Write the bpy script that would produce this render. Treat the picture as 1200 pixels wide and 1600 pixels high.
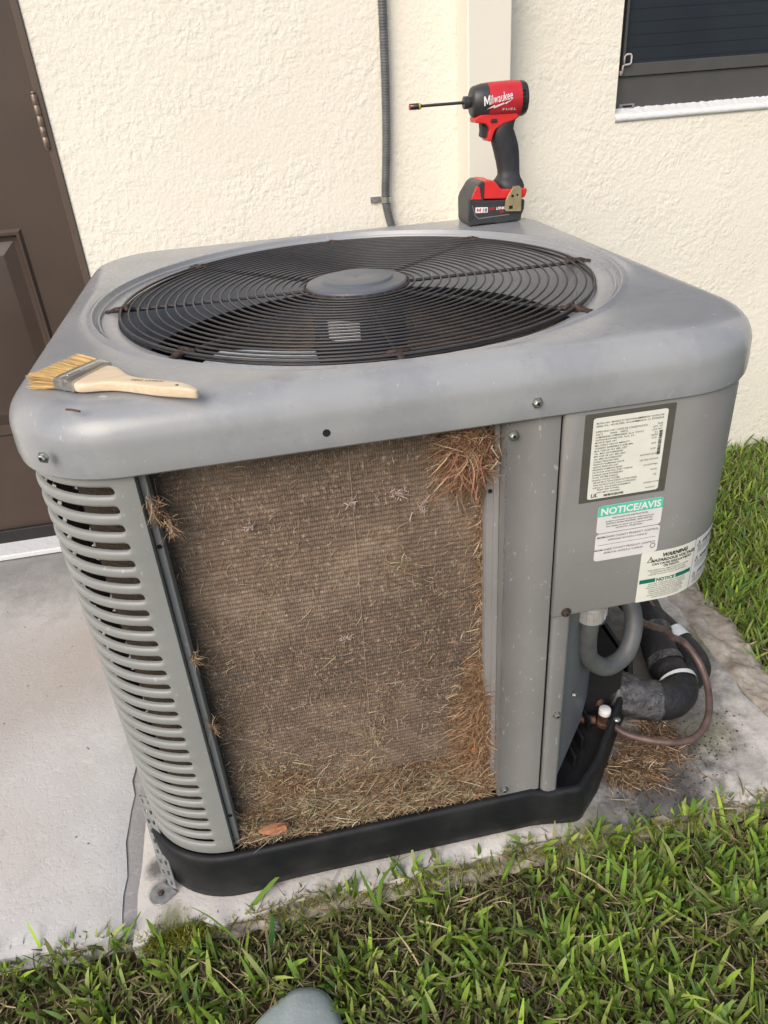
import bpy, bmesh, math, random
import numpy as np
from mathutils import Vector, Matrix, noise as mnoise
random.seed(7); rng = np.random.default_rng(7)
PI = math.pi
for o in list(bpy.data.objects): bpy.data.objects.remove(o)
S = bpy.context.scene
COL = S.collection

# ------------------------------------------------------------ camera, sky, sun
CAMR = (59.33675, 3.70210, -11.19860)
cd = bpy.data.cameras.new('camera'); cam = bpy.data.objects.new('camera', cd); COL.objects.link(cam)
cam.location = (0.2682, -0.7063, 1.0407)
cam.rotation_euler = tuple(math.radians(a) for a in CAMR)
cd.sensor_fit = 'VERTICAL'; cd.sensor_height = 24; cd.sensor_width = 18; cd.lens = 24*1152.05/1600
cd.clip_start = 0.02; cd.clip_end = 400
S.camera = cam
SUN_EL, SUN_AZ = math.radians(40), math.radians(-142)       # azimuth: direction the light comes from, measured from +Y towards +X
w = bpy.data.worlds.new('World'); S.world = w; w.use_nodes = True
nt = w.node_tree; bgd = nt.nodes['Background']
sk = nt.nodes.new('ShaderNodeTexSky'); sk.sky_type = 'NISHITA'; sk.sun_disc = False
sk.sun_elevation = SUN_EL; sk.sun_rotation = SUN_AZ; sk.dust_density = 3.0; sk.air_density = 1.0
nt.links.new(sk.outputs[0], bgd.inputs[0]); bgd.inputs[1].default_value = 0.12
sl = bpy.data.lights.new('sun', 'SUN'); so = bpy.data.objects.new('sun', sl); COL.objects.link(so)
sl.energy = 1.5; sl.angle = math.radians(42); sl.color = (1.0, 0.93, 0.84)
sd = Vector((math.sin(SUN_AZ)*math.cos(SUN_EL), math.cos(SUN_AZ)*math.cos(SUN_EL), math.sin(SUN_EL)))
so.rotation_euler = sd.to_track_quat('Z', 'Y').to_euler(); so.location = sd*5
vs = S.view_settings; vs.view_transform = 'Standard'; vs.look = 'None'; vs.exposure = 0.5; vs.gamma = 1; vs.use_curve_mapping = False
try: S.cycles.sample_clamp_indirect = 4
except Exception: pass

# ------------------------------------------------------------ node materials
def srgb(*c): return tuple(((v/255)/12.92 if v/255 <= .04045 else ((v/255+.055)/1.055)**2.4) for v in c)+(1,)
class MatB:
    def __init__(s, name, col=(.5,.5,.5,1), rough=.5, metal=0., spec=.5):
        s.m = bpy.data.materials.new(name); s.m.use_nodes = True; s.t = s.m.node_tree
        s.b = s.t.nodes['Principled BSDF']; s.b.inputs['Base Color'].default_value = col if len(col) == 4 else (*col, 1)
        s.b.inputs['Roughness'].default_value = rough; s.b.inputs['Metallic'].default_value = metal
        s.b.inputs['Specular IOR Level'].default_value = spec
        s.tc = None; s.col = col if len(col) == 4 else (*col, 1)
    def n(s, t, **k):
        q = s.t.nodes.new(t)
        for a, b in k.items(): setattr(q, a, b)
        return q
    def L(s, a, b): s.t.links.new(a, b)
    def co(s, scale=(1,1,1), rot=(0,0,0)):
        if s.tc is None: s.tc = s.n('ShaderNodeTexCoord')
        mp = s.n('ShaderNodeMapping'); mp.inputs['Scale'].default_value = scale; mp.inputs['Rotation'].default_value = rot
        s.L(s.tc.outputs['Object'], mp.inputs[0]); return mp.outputs[0]
    def noise(s, sc, det=4, rough=.55, scale=(1,1,1), dist=0., rot=(0,0,0)):
        q = s.n('ShaderNodeTexNoise'); q.inputs['Scale'].default_value = sc; q.inputs['Detail'].default_value = det
        q.inputs['Roughness'].default_value = rough; q.inputs['Distortion'].default_value = dist
        s.L(s.co(scale, rot), q.inputs['Vector']); return q.outputs[0]
    def vor(s, sc, scale=(1,1,1), feature='F1'):
        q = s.n('ShaderNodeTexVoronoi'); q.feature = feature; q.inputs['Scale'].default_value = sc
        s.L(s.co(scale), q.inputs['Vector']); return q.outputs[0]
    def ramp(s, f, *st):
        r = s.n('ShaderNodeValToRGB'); e = r.color_ramp.elements
        while len(e) < len(st): e.new(.5)
        for i, (p, c) in enumerate(st):
            e[i].position = p; e[i].color = c if isinstance(c, tuple) else (c, c, c, 1)
        s.L(f, r.inputs[0]); return r.outputs[0]
    def mix(s, f, a, b, mode='MIX'):
        q = s.n('ShaderNodeMix', data_type='RGBA', blend_type=mode)
        for inp, v in ((q.inputs[0], f), (q.inputs[6], a), (q.inputs[7], b)):
            if hasattr(v, 'is_linked'): s.L(v, inp)
            else: inp.default_value = v
        return q.outputs[2]
    def math(s, op, a, b=0.):
        q = s.n('ShaderNodeMath', operation=op)
        for i, v in ((0, a), (1, b)):
            if hasattr(v, 'is_linked'): s.L(v, q.inputs[i])
            else: q.inputs[i].default_value = v
        return q.outputs[0]
    def color(s, c): s.L(c, s.b.inputs['Base Color'])
    def rough(s, c): s.L(c, s.b.inputs['Roughness'])
    def bump(s, h, dist=.001, strength=1., prev=None):
        q = s.n('ShaderNodeBump'); q.inputs['Distance'].default_value = dist; q.inputs['Strength'].default_value = strength
        s.L(h, q.inputs['Height'])
        if prev is not None: s.L(prev, q.inputs['Normal'])
        s.L(q.outputs[0], s.b.inputs['Normal']); return q.outputs[0]

def flat(name, c, rough=.5, metal=0., spec=.5, var=.12, sc=60):
    m = MatB(name, c, rough, metal, spec)
    a = tuple(min(1, v*(1-var)) for v in m.col[:3])+(1,); b = tuple(min(1, v*(1+var)) for v in m.col[:3])+(1,)
    m.color(m.mix(m.ramp(m.noise(sc), (.3, 0.), (.7, 1.)), a, b)); return m

M = {}
def paint(name, c, rough=.34, dirt=(.2,.19,.17,1), streak=True, specks=.45):
    m = MatB(name, c, rough, 0, .5)
    base = m.mix(m.ramp(m.noise(5, 6), (.3, 0.), (.72, 1.)), tuple(v*.9 for v in m.col[:3])+(1,), tuple(min(1, v*1.1) for v in m.col[:3])+(1,))
    base = m.mix(m.ramp(m.noise(30, 5, .6), (.5, 0.), (.85, .4)), base, tuple(v*.78 for v in m.col[:3])+(1,))
    if streak:
        base = m.mix(m.ramp(m.noise(26, 3, .6, (1, 1, .12)), (.6, 0.), (.8, .16)), base, tuple(min(1, v*1.25) for v in m.col[:3])+(1,))
    base = m.mix(m.ramp(m.noise(210, 2), (.71, 0.), (.76, .5)), base, dirt)
    base = m.mix(m.ramp(m.noise(150, 3, .6, (1, 1, .45), rot=(.4, .5, .3)), (.70-.06*specks, 0.), (.75-.04*specks, .45)), base, (.5,.51,.5,1))
    m.color(base); m.rough(m.ramp(m.noise(9, 5), (.3, rough*.85), (.75, min(1, rough*1.35))))
    m.bump(m.math('ADD', m.math('MULTIPLY', m.noise(420, 2), .12), m.math('MULTIPLY', m.noise(9, 3, .5), 1.2)), .0018, .5)
    m.src = base; return m
M['cap'] = paint('cap_paint', (.282, .292, .305), .23, streak=False)
def smudges(m, spots, colr, wob=40):
    base = m.src; geo = m.n('ShaderNodeTexCoord')
    for (x, y, z, r_, st) in spots:
        vm = m.n('ShaderNodeVectorMath', operation='DISTANCE'); m.L(geo.outputs['Object'], vm.inputs[0]); vm.inputs[1].default_value = (x, y, z)
        f = m.math('ADD', vm.outputs['Value'], m.math('MULTIPLY', m.math('SUBTRACT', m.noise(wob, 5, .65), .5), r_*1.5))
        base = m.mix(m.ramp(m.math('DIVIDE', f, r_*1.3), (.45, st), (.85, 0.)), base, colr)
    m.src = base; m.color(base)
smudges(M['cap'], [(.29,.03,.78,.020,.35),(.345,.04,.78,.006,.4),(.355,.038,.78,.006,.4),(.60,.10,.78,.05,.25),(.72,.2,.78,.08,.3),(.13,.05,.78,.05,.3),(.75,.42,.78,.05,.25),(.42,.035,.78,.012,.35),(.06,.03,.77,.02,.25)], (.155,.165,.19,1))
smudges(M['cap'], [(.107,.040,.7805,.004,.9),(.111,.037,.7805,.003,.9),(.33,-.005,.765,.06,.25),(.5,0,.765,.07,.25),(.15,0,.755,.08,.22),(.68,.0,.76,.06,.25)], (.42,.42,.41,1), 60)
M['cap'] = M['cap'].m
M['louver'] = paint('louver_paint', (.252, .258, .250), .4).m
M['panel'] = paint('panel_paint', (.262, .257, .252), .4).m
M['post'] = paint('post_paint', (.205, .202, .20), .42, specks=1.).m
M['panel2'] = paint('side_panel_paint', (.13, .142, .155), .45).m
m = MatB('black_base_plastic', (.018,.02,.023), .5, spec=.35)
m.color(m.mix(m.ramp(m.noise(14, 6), (.45, 0.), (.8, .5)), (.009,.010,.012,1), (.045,.045,.042,1)))
t_ = m.ramp(m.noise(95, 3, .6, (1, 1, .5), rot=(.5, .3, .2)), (.69, 0.), (.73, 1.))
m.bump(m.noise(60, 4), .001, .5); m.rough(m.ramp(m.noise(30), (.3, .42), (.7, .65))); M['base'] = m.m
m = MatB('guard_wire', (.02,.02,.024), .42)
m.color(m.mix(m.ramp(m.noise(45, 5), (.5, 0.), (.75, .7)), (.038,.037,.040,1), (.075,.06,.052,1))); M['wire'] = m.m
m = MatB('rusty_metal', (.1,.05,.03), .85)
m.color(m.mix(m.ramp(m.noise(160, 5), (.42, 0.), (.78, 1.)), (.022,.017,.015,1), (.13,.075,.055,1))); m.bump(m.noise(300), .001, .8); M['rust'] = m.m
M['hub'] = paint('hub_paint', (.10,.112,.135), .4, streak=False).m
M['dark'] = flat('interior_dark_metal', (.022,.026,.038), .55).m
M['blade'] = flat('fan_blade_metal', (.05,.06,.085), .35, .4).m
M['sky_pale_metal'] = flat('metal_sky_reflection', (.62,.68,.75), .35, .3).m  # pale blue tone stands for reflected sky on the inner plate
m = MatB('galvanized', (.35,.36,.36), .5, .7)
m.color(m.mix(m.ramp(m.vor(90), (.2, 0.), (.8, 1.)), (.27,.28,.28,1), (.42,.43,.43,1))); M['galv'] = m.m
M['screw'] = flat('zinc_screw', (.45,.45,.44), .35, .9).m
M['hole'] = flat('black_gap', (.008,.008,.008), .9).m
M['copper'] = flat('weathered_copper', (.13,.085,.075), .5, .3, var=.35).m
M['brass'] = flat('old_brass', (.13,.065,.045), .6, .3, var=.5).m
m = MatB('foam', (.012,.012,.014), .62)
m.color(m.mix(m.ramp(m.noise(40, 5), (.55, 0.), (.8, .4)), (.012,.012,.014,1), (.07,.07,.07,1))); m.bump(m.math('ADD', m.noise(170, 3), m.math('MULTIPLY', m.noise(22, 4, .6, dist=1.2), 2.)), .0025, .8); M['foam'] = m.m
m = MatB('grey_tape', (.1,.1,.105), .45, .2)
m.color(m.mix(m.ramp(m.noise(55, 5), (.4, 0.), (.7, 1.)), (.045,.045,.05,1), (.16,.16,.165,1))); m.bump(m.noise(38, 5, .6, dist=1.5), .008, 1.); M['tape'] = m.m
M['whitetape'] = flat('white_tape', (.65,.68,.7), .45, var=.12).m
M['whip'] = flat('grey_conduit_plastic', (.11,.115,.12), .5, var=.25, sc=35).m
M['whipcon'] = flat('pale_pvc_connector', (.42,.41,.39), .5, var=.2).m
M['label'] = flat('label_paper', (.74,.74,.66), .42, var=.04).m
M['label2'] = flat('label_paper_white', (.72,.7,.7), .42, var=.04).m
M['plate'] = flat('label_backing_foil', (.13,.125,.11), .4, .3, var=.08).m
M['ink'] = flat('label_ink', (.025,.025,.022), .5, var=.1).m
M['inkgrey'] = flat('label_fine_ink', (.07,.067,.06), .5, var=.1).m
M['teal'] = flat('label_teal', (.1,.55,.4), .45, var=.06).m
M['green'] = flat('label_green', (.005,.16,.11), .45, var=.06).m
M['red_ink'] = flat('red_ink', (.5,.02,.03), .45, var=.06).m
M['white_ink'] = flat('white_ink', (.8,.78,.78), .45, var=.03).m
M['red'] = flat('red_tool_plastic', (.52,.025,.035), .38, var=.1).m
M['redlow'] = flat('bright_red_tool_plastic', (.68,.03,.03), .36, var=.08).m
M['rubber'] = flat('black_rubber', (.028,.028,.033), .55, var=.2).m
M['toolblack'] = flat('black_tool_plastic', (.04,.04,.042), .38, var=.2).m
M['steel'] = flat('dark_steel_bit', (.12,.11,.1), .35, .9, var=.1).m
M['hook'] = flat('belt_hook_zinc', (.42,.34,.2), .4, .5, var=.15).m
M['yellow'] = flat('yellow_ring', (.6,.45,.03), .4).m
m = MatB('pale_wood', (.62,.47,.31), .5)
g_ = m.noise(30, 4, .6, (1, 8, 8), rot=(0, 0, .72))
m.color(m.mix(m.ramp(g_, (.3, 0.), (.7, 1.)), (.66,.5,.32,1), (.74,.62,.47,1))); M['wood'] = m.m
M['tin'] = flat('tinplate', (.55,.53,.5), .28, .9, var=.15).m
M['bristle'] = flat('blond_bristle', (.60,.40,.16), .6, var=.3, sc=150).m
M['lint_pale'] = flat('pale_thread', (.42,.34,.26), .8).m
M['leaf'] = flat('dry_leaf', (.46,.21,.12), .55, var=.3, sc=120).m
m = MatB('shoe_grey', (.27,.33,.35), .5)
m.color(m.mix(m.ramp(m.noise(35, 5), (.4, 0.), (.75, .8)), (.34,.405,.41,1), (.46,.50,.49,1))); m.bump(m.noise(200, 3), .0008, .6); M['shoe'] = m.m
# stucco
m = MatB('cream_stucco', (.80,.74,.62), .8, spec=.25)
big = m.ramp(m.noise(62, 3, .55, dist=.1), (.38, 0.), (.6, 1.))
fine = m.noise(130, 3, .55, dist=.15)
msk = m.ramp(m.noise(9, 3), (.4, .25), (.6, 1.))
hh = m.math('ADD', m.math('MULTIPLY', big, m.math('MULTIPLY', msk, .55)), m.math('MULTIPLY', fine, .8))
hh = m.math('ADD', hh, m.math('MULTIPLY', m.noise(400, 2), .1))
m.color(m.mix(m.ramp(m.noise(3, 4), (.3, 0.), (.7, 1.)), (.81,.765,.66,1), (.85,.805,.705,1)))
m.bump(hh, .0040, .50); M['stucco'] = m.m
m = MatB('smooth_cream_paint', (.78,.74,.64), .55)
m.bump(m.noise(60, 3), .001, .3); M['trim'] = m.m
m = MatB('white_caulk', (.70,.71,.72), .6); m.bump(m.noise(90, 4), .003, .7); M['caulk'] = m.m
m = MatB('brown_door_paint', (.125,.082,.06), .42)
m.color(m.mix(m.ramp(m.noise(4, 4), (.3, 0.), (.7, 1.)), (.054,.037,.029,1), (.076,.052,.04,1))); m.bump(m.noise(250, 2), .0004, .4); M['door'] = m.m
M['jamb'] = flat('jamb_paint', (.095,.066,.05), .5, var=.1, sc=10).m
M['black_rubber_seal'] = flat('door_sweep', (.012,.011,.012), .6).m
M['hinge'] = flat('worn_hinge', (.25,.19,.15), .45, .6, var=.35, sc=90).m
M['bronze'] = flat('bronze_window_frame', (.085,.082,.078), .42, .1, var=.08, sc=12).m
m = MatB('dark_screened_glass', (.02,.027,.036), .3, spec=.3)
m.color(m.mix(m.ramp(m.noise(3, 2), (.3, 0.), (.7, 1.)), (.02,.025,.034,1), (.03,.04,.05,1))); M['glass'] = m.m
M['screenmesh'] = flat('insect_screen', (.024,.03,.04), .6, var=.15).m
M['latch'] = flat('latch_plastic', (.5,.44,.43), .5).m
# concrete
def concrete(name, c1, c2, stain=(.12,.12,.12,1), amount=.5, warm=None, sc=1.):
    m = MatB(name, c1, .85, spec=.3)
    b = m.mix(m.ramp(m.noise(3.2*sc, 6, .62, dist=.5), (.32, 0.), (.68, 1.)), c1, c2)
    if warm: b = m.mix(m.ramp(m.noise(2.1, 4, .5), (.42, 0.), (.66, .75)), b, warm)
    b = m.mix(m.ramp(m.noise(9, 7, .7, dist=.8), (.58, 0.), (.78, amount)), b, stain)
    b = m.mix(m.ramp(m.noise(120, 3, .7), (.66, 0.), (.76, .35)), b, (.2,.19,.18,1))
    b = m.mix(m.ramp(m.noise(46, 6, .7), (.55, 0.), (.75, .4)), b, (.72,.7,.67,1))
    m.color(b)
    hgt = m.math('ADD', m.noise(70, 6, .7), m.math('MULTIPLY', m.ramp(m.noise(160, 3), (.35, 0.), (.5, 1.)), .5))
    m.bump(hgt, .0014, .42); return m
M['patio'] = concrete('patio_concrete', (.49,.49,.49,1), (.61,.61,.61,1), (.33,.3,.27,1), .45, (.5,.455,.42,1))
PAT = M['patio']
c_ = PAT.b.inputs['Base Color'].links[0].from_socket
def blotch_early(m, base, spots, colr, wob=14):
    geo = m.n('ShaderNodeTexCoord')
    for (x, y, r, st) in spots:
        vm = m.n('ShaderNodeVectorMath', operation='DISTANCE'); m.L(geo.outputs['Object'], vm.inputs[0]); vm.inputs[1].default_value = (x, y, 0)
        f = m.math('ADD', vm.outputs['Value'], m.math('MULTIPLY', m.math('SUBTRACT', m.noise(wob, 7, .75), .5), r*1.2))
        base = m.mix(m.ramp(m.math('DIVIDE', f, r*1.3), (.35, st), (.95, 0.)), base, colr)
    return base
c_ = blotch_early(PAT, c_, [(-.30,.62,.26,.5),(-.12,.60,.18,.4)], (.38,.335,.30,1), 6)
c_ = blotch_early(PAT, c_, [(-.55,1.12,.34,.75),(-.22,1.10,.26,.7)], (.22,.215,.21,1), 6)  # shade by the door threshold painted into the concrete colour
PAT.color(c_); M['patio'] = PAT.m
m = concrete('pad_concrete', (.52,.49,.455,1), (.66,.63,.59,1), (.09,.09,.09,1), .55)
M['pad'] = m.m
# black mildew stains on the pad: blotches at given places (object space)
def blotch(m, base, spots, colr, wob=14):
    geo = m.n('ShaderNodeTexCoord')
    for (x, y, r, st) in spots:
        vm = m.n('ShaderNodeVectorMath', operation='DISTANCE'); m.L(geo.outputs['Object'], vm.inputs[0]); vm.inputs[1].default_value = (x, y, 0)
        f = m.math('ADD', vm.outputs['Value'], m.math('MULTIPLY', m.math('SUBTRACT', m.noise(wob, 7, .75), .5), r*1.7))
        k = m.ramp(m.math('DIVIDE', f, r*1.3), (.35, st), (.95, 0.))
        base = m.mix(k, base, colr)
    return base
src = m.b.inputs['Base Color'].links[0].from_socket
c_ = blotch(m, src, [(.80,.0,.10,.85),(.70,-.03,.07,.6),(.85,.07,.10,.6),(.97,.03,.05,.35),(-.005,.07,.022,.8),(.0,.03,.018,.7),(.93,.14,.08,.45),(1.02,.3,.07,.5),(.9,.3,.25,.7),(.45,-.045,.03,.5),(.6,-.05,.03,.5)], (.05,.05,.05,1), 30)
c_ = blotch(m, c_, [(.02,-.02,.025,.7),(.25,-.045,.03,.6),(.55,-.05,.04,.7),(.66,-.05,.05,.7),(1.05,.33,.05,.5),(.95,.1,.05,.35)], (.11,.12,.02,1), 40)
m.color(c_)
M['edge_concrete'] = concrete('rough_edge_concrete', (.22,.19,.155,1), (.42,.38,.33,1), (.05,.045,.035,1), .8, sc=5).m
M['caulkjoint'] = concrete('joint_filler', (.29,.285,.285,1), (.36,.35,.345,1), (.15,.15,.15,1), .4).m
m = MatB('soil', (.06,.045,.03), .95, spec=.1)
m.color(m.mix(m.ramp(m.noise(45, 6, .7), (.35, 0.), (.65, 1.)), (.03,.024,.014,1), (.13,.10,.06,1))); m.bump(m.noise(80, 6, .7), .01, 1.); M['soil'] = m.m
m = MatB('far_lawn', (.07,.09,.03), .9, spec=.1)
m.color(m.mix(m.ramp(m.noise(25, 6, .7), (.35, 0.), (.65, 1.)), (.05,.075,.02,1), (.12,.13,.05,1))); M['lawn'] = m.m
# material that reads a per-blade colour attribute
def attrmat(name, rough=.5, trans=.0):
    m = MatB(name, (.1,.1,.1), rough, spec=.2)
    a = m.n('ShaderNodeAttribute'); a.attribute_name = 'tint'; m.L(a.outputs['Color'], m.b.inputs['Base Color'])
    if trans:
        tr = m.n('ShaderNodeBsdfTranslucent'); m.L(a.outputs['Color'], tr.inputs[0])
        mx = m.n('ShaderNodeMixShader'); mx.inputs[0].default_value = trans
        out = m.t.nodes['Material Output']; m.L(m.b.outputs[0], mx.inputs[1]); m.L(tr.outputs[0], mx.inputs[2]); m.L(mx.outputs[0], out.inputs[0])
    return m.m
M['grass'] = attrmat('grass_blades', .55, .35)
M['straw'] = attrmat('dry_straw', .75, .1)
m = MatB('matted_dirt', (.13,.09,.055), .95, spec=.1)
m.color(m.mix(m.ramp(m.noise(220, 5, .7, (1, 1, 1), dist=1.5), (.35, 0.), (.65, 1.)), (.055,.036,.022,1), (.24,.165,.10,1))); m.bump(m.noise(300, 4, .7, dist=1.), .003, 1.); M['dirtmat'] = m.m
# coil: horizontal tube rows are geometry; fin edges, dust and lint are colour and fine relief
m = MatB('dusty_coil', (.14,.105,.08), .85, spec=.25)
wv = m.n('ShaderNodeTexWave', wave_type='BANDS', bands_direction='X', wave_profile='SIN'); wv.inputs['Scale'].default_value = 118
wv.inputs['Distortion'].default_value = 2.2; wv.inputs['Detail'].default_value = 2; wv.inputs['Detail Scale'].default_value = .35; m.L(m.co(), wv.inputs['Vector'])
fin = m.math('ADD', m.math('MULTIPLY', wv.outputs['Fac'], .65), m.math('MULTIPLY', m.ramp(m.noise(1., 2, .5, (700, 700, 60)), (.35, 0.), (.65, 1.)), .35))
b = m.mix(fin, (.070,.052,.041,1), (.225,.165,.122,1))
b = m.mix(m.ramp(m.noise(5, 5, .6, dist=.5), (.40, 0.), (.62, .55)), b, (.245,.172,.125,1), 'MIX')
b = m.mix(m.ramp(m.noise(11, 6, .7, dist=1.), (.50, 0.), (.68, .6)), b, (.34,.255,.19,1))
b = m.mix(m.ramp(m.noise(4, 3, .6, (1, 1, .4), dist=.4), (.54, 0.), (.7, .45)), b, (.05,.04,.034,1))
b = m.mix(m.ramp(m.noise(19, 6, .7, (1, 1, 2.2)), (.54, 0.), (.74, .55)), b, (.07,.055,.045,1))
b = m.mix(m.math('MULTIPLY', m.ramp(m.noise(240, 3, .7, (1, 1, .5)), (.56, 0.), (.68, 1.)), .75), b, (.42,.32,.23,1))
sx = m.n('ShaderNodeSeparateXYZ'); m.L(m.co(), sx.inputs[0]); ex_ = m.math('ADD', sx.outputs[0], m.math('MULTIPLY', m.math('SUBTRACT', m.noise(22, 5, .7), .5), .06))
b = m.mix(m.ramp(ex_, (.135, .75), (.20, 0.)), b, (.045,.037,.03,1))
m.color(b); m.bump(m.math('ADD', fin, m.noise(500, 3)), .0010, .6); M['coil'] = m.m

# ------------------------------------------------------------ mesh helpers
def tag(o, label=None, cat=None, group=None, kind=None):
    if label: o['label'] = label
    if cat: o['category'] = cat
    if group: o['group'] = group
    if kind: o['kind'] = kind
    return o
def empty(name, loc, label, cat, group=None):
    o = bpy.data.objects.new(name, None); COL.objects.link(o); o.location = loc; o.empty_display_size = .05
    return tag(o, label, cat, group)
def link(name, me, parent=None, keep=True):
    o = bpy.data.objects.new(name, me); COL.objects.link(o)
    if parent is not None:
        o.parent = parent
        L = Vector(parent.location)
        p = parent.parent
        while p is not None: L = L + Vector(p.location); p = p.parent
        o.location = -L            # meshes are written in world coordinates
    return o
def mk(name, V, F, mat, parent=None, smooth=False, bevel=0, seg=2, auto=None):
    me = bpy.data.meshes.new(name); me.from_pydata([tuple(map(float, v)) for v in V], [], F); me.update()
    bm = bmesh.new(); bm.from_mesh(me); bmesh.ops.remove_doubles(bm, verts=bm.verts, dist=1e-6)
    bmesh.ops.recalc_face_normals(bm, faces=bm.faces); bm.to_mesh(me); bm.free()
    return fin_(name, me, mat, parent, smooth, bevel, seg, auto)
def fin_(name, me, mat, parent, smooth=False, bevel=0, seg=2, auto=None):
    me.materials.append(mat if not isinstance(mat, str) else M[mat])
    if smooth or bevel or auto:
        for p in me.polygons: p.use_smooth = True
    if (bevel or auto):
        bm = bmesh.new(); bm.from_mesh(me); lim = math.radians(auto or 30)
        for e in bm.edges:
            if len(e.link_faces) == 2: e.smooth = e.calc_face_angle(0) < lim
        bm.to_mesh(me); bm.free()
    o = link(name, me, parent)
    if bevel:
        md = o.modifiers.new('bevel', 'BEVEL'); md.width = bevel; md.segments = seg; md.limit_method = 'ANGLE'; md.angle_limit = math.radians(35)
        md.harden_normals = True
        for e in me.edges: e.use_edge_sharp = False
    return o
class G:
    def __init__(s): s.V = []; s.F = []
    def add(s, V, F):
        k = len(s.V); s.V += [tuple(v) for v in V]; s.F += [tuple(i+k for i in f) for f in F]; return s
    def box(s, x0, y0, z0, x1, y1, z1):
        return s.add([(x0,y0,z0),(x1,y0,z0),(x1,y1,z0),(x0,y1,z0),(x0,y0,z1),(x1,y0,z1),(x1,y1,z1),(x0,y1,z1)],
                     [(0,3,2,1),(4,5,6,7),(0,1,5,4),(1,2,6,5),(2,3,7,6),(3,0,4,7)])
    def tube(s, P, r, n=10, cap=True):
        P = [Vector(p) for p in P]; R = r if isinstance(r, (list, tuple)) else [r]*len(P)
        prev = None; V = []; F = []
        for i, p in enumerate(P):
            t = ((P[i+1] if i+1 < len(P) else p)-(P[i-1] if i else p)).normalized()
            if prev is None:
                a = Vector((0,0,1)) if abs(t.z) < .9 else Vector((1,0,0)); u = t.cross(a).normalized()
            else: u = (prev-t*prev.dot(t)).normalized()
            prev = u; v = t.cross(u)
            for k in range(n):
                q = 2*PI*k/n; V.append(p+(u*math.cos(q)+v*math.sin(q))*R[i])
        for i in range(len(P)-1):
            for k in range(n): F.append((i*n+k, i*n+(k+1) % n, (i+1)*n+(k+1) % n, (i+1)*n+k))
        if cap: F.append(tuple(range(n-1, -1, -1))); F.append(tuple((len(P)-1)*n+k for k in range(n)))
        return s.add(V, F)
    def ring(s, c, R, r, n=96, k=6, squash=1.):
        V = []; F = []
        for i in range(n):
            a = 2*PI*i/n
            for j in range(k):
                q = 2*PI*j/k; rr = R+r*math.cos(q)
                V.append((c[0]+rr*math.cos(a), c[1]+rr*math.sin(a), c[2]+r*math.sin(q)*squash))
        for i in range(n):
            for j in range(k): F.append((i*k+j, ((i+1) % n)*k+j, ((i+1) % n)*k+(j+1) % k, i*k+(j+1) % k))
        return s.add(V, F)
    def lathe(s, prof, c, axis='z', n=48, sy=1., cap=True):
        V = []; F = []; m = len(prof)
        for i in range(n):
            a = 2*PI*i/n
            for r, h in prof:
                if axis == 'z': V.append((c[0]+r*math.cos(a), c[1]+r*math.sin(a)*sy, c[2]+h))
                elif axis == 'x': V.append((c[0]+h, c[1]+r*math.cos(a)*sy, c[2]+r*math.sin(a)))
                else: V.append((c[0]+r*math.cos(a), c[1]+h, c[2]+r*math.sin(a)*sy))
        for i in range(n):
            for j in range(m-1): F.append((i*m+j, ((i+1) % n)*m+j, ((i+1) % n)*m+j+1, i*m+j+1))
        if cap: F.append(tuple(i*m for i in range(n))); F.append(tuple(i*m+m-1 for i in range(n-1, -1, -1)))
        return s.add(V, F)
    def prism_y(s, poly, y0, y1):     # polygon in x,z extruded along y
        n = len(poly); V = [(x, y0, z) for x, z in poly]+[(x, y1, z) for x, z in poly]
        return s.add(V, [tuple(range(n)), tuple(range(2*n-1, n-1, -1))]+[(i, i+n, (i+1) % n+n, (i+1) % n) for i in range(n)])
    def prism_z(s, poly, z0, z1):
        n = len(poly); V = [(x, y, z0) for x, y in poly]+[(x, y, z1) for x, y in poly]
        return s.add(V, [tuple(range(n-1, -1, -1)), tuple(range(n, 2*n))]+[(i, (i+1) % n, (i+1) % n+n, i+n) for i in range(n)])
    def grid(s, fn, U, Vv, closeu=False):
        V = [fn(u, v) for u in U for v in Vv]; m = len(Vv); n = len(U); F = []
        for i in range(n if closeu else n-1):
            for j in range(m-1): F.append((i*m+j, ((i+1) % n)*m+j, ((i+1) % n)*m+j+1, i*m+j+1))
        return s.add(V, F)
    def o(s, name, mat, parent=None, **k): return mk(name, s.V, s.F, mat, parent, **k)
def smoothpath(P, sub=8):
    P = [Vector(p) for p in P]; out = []
    for i in range(len(P)-1):
        p0 = P[max(i-1, 0)]; p1 = P[i]; p2 = P[i+1]; p3 = P[min(i+2, len(P)-1)]
        for k in range(sub):
            t = k/sub
            out.append(.5*((2*p1)+(p2-p0)*t+(2*p0-5*p1+4*p2-p3)*t*t+(3*p1-p0-3*p2+p3)*t**3))
    out.append(P[-1]); return out
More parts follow.
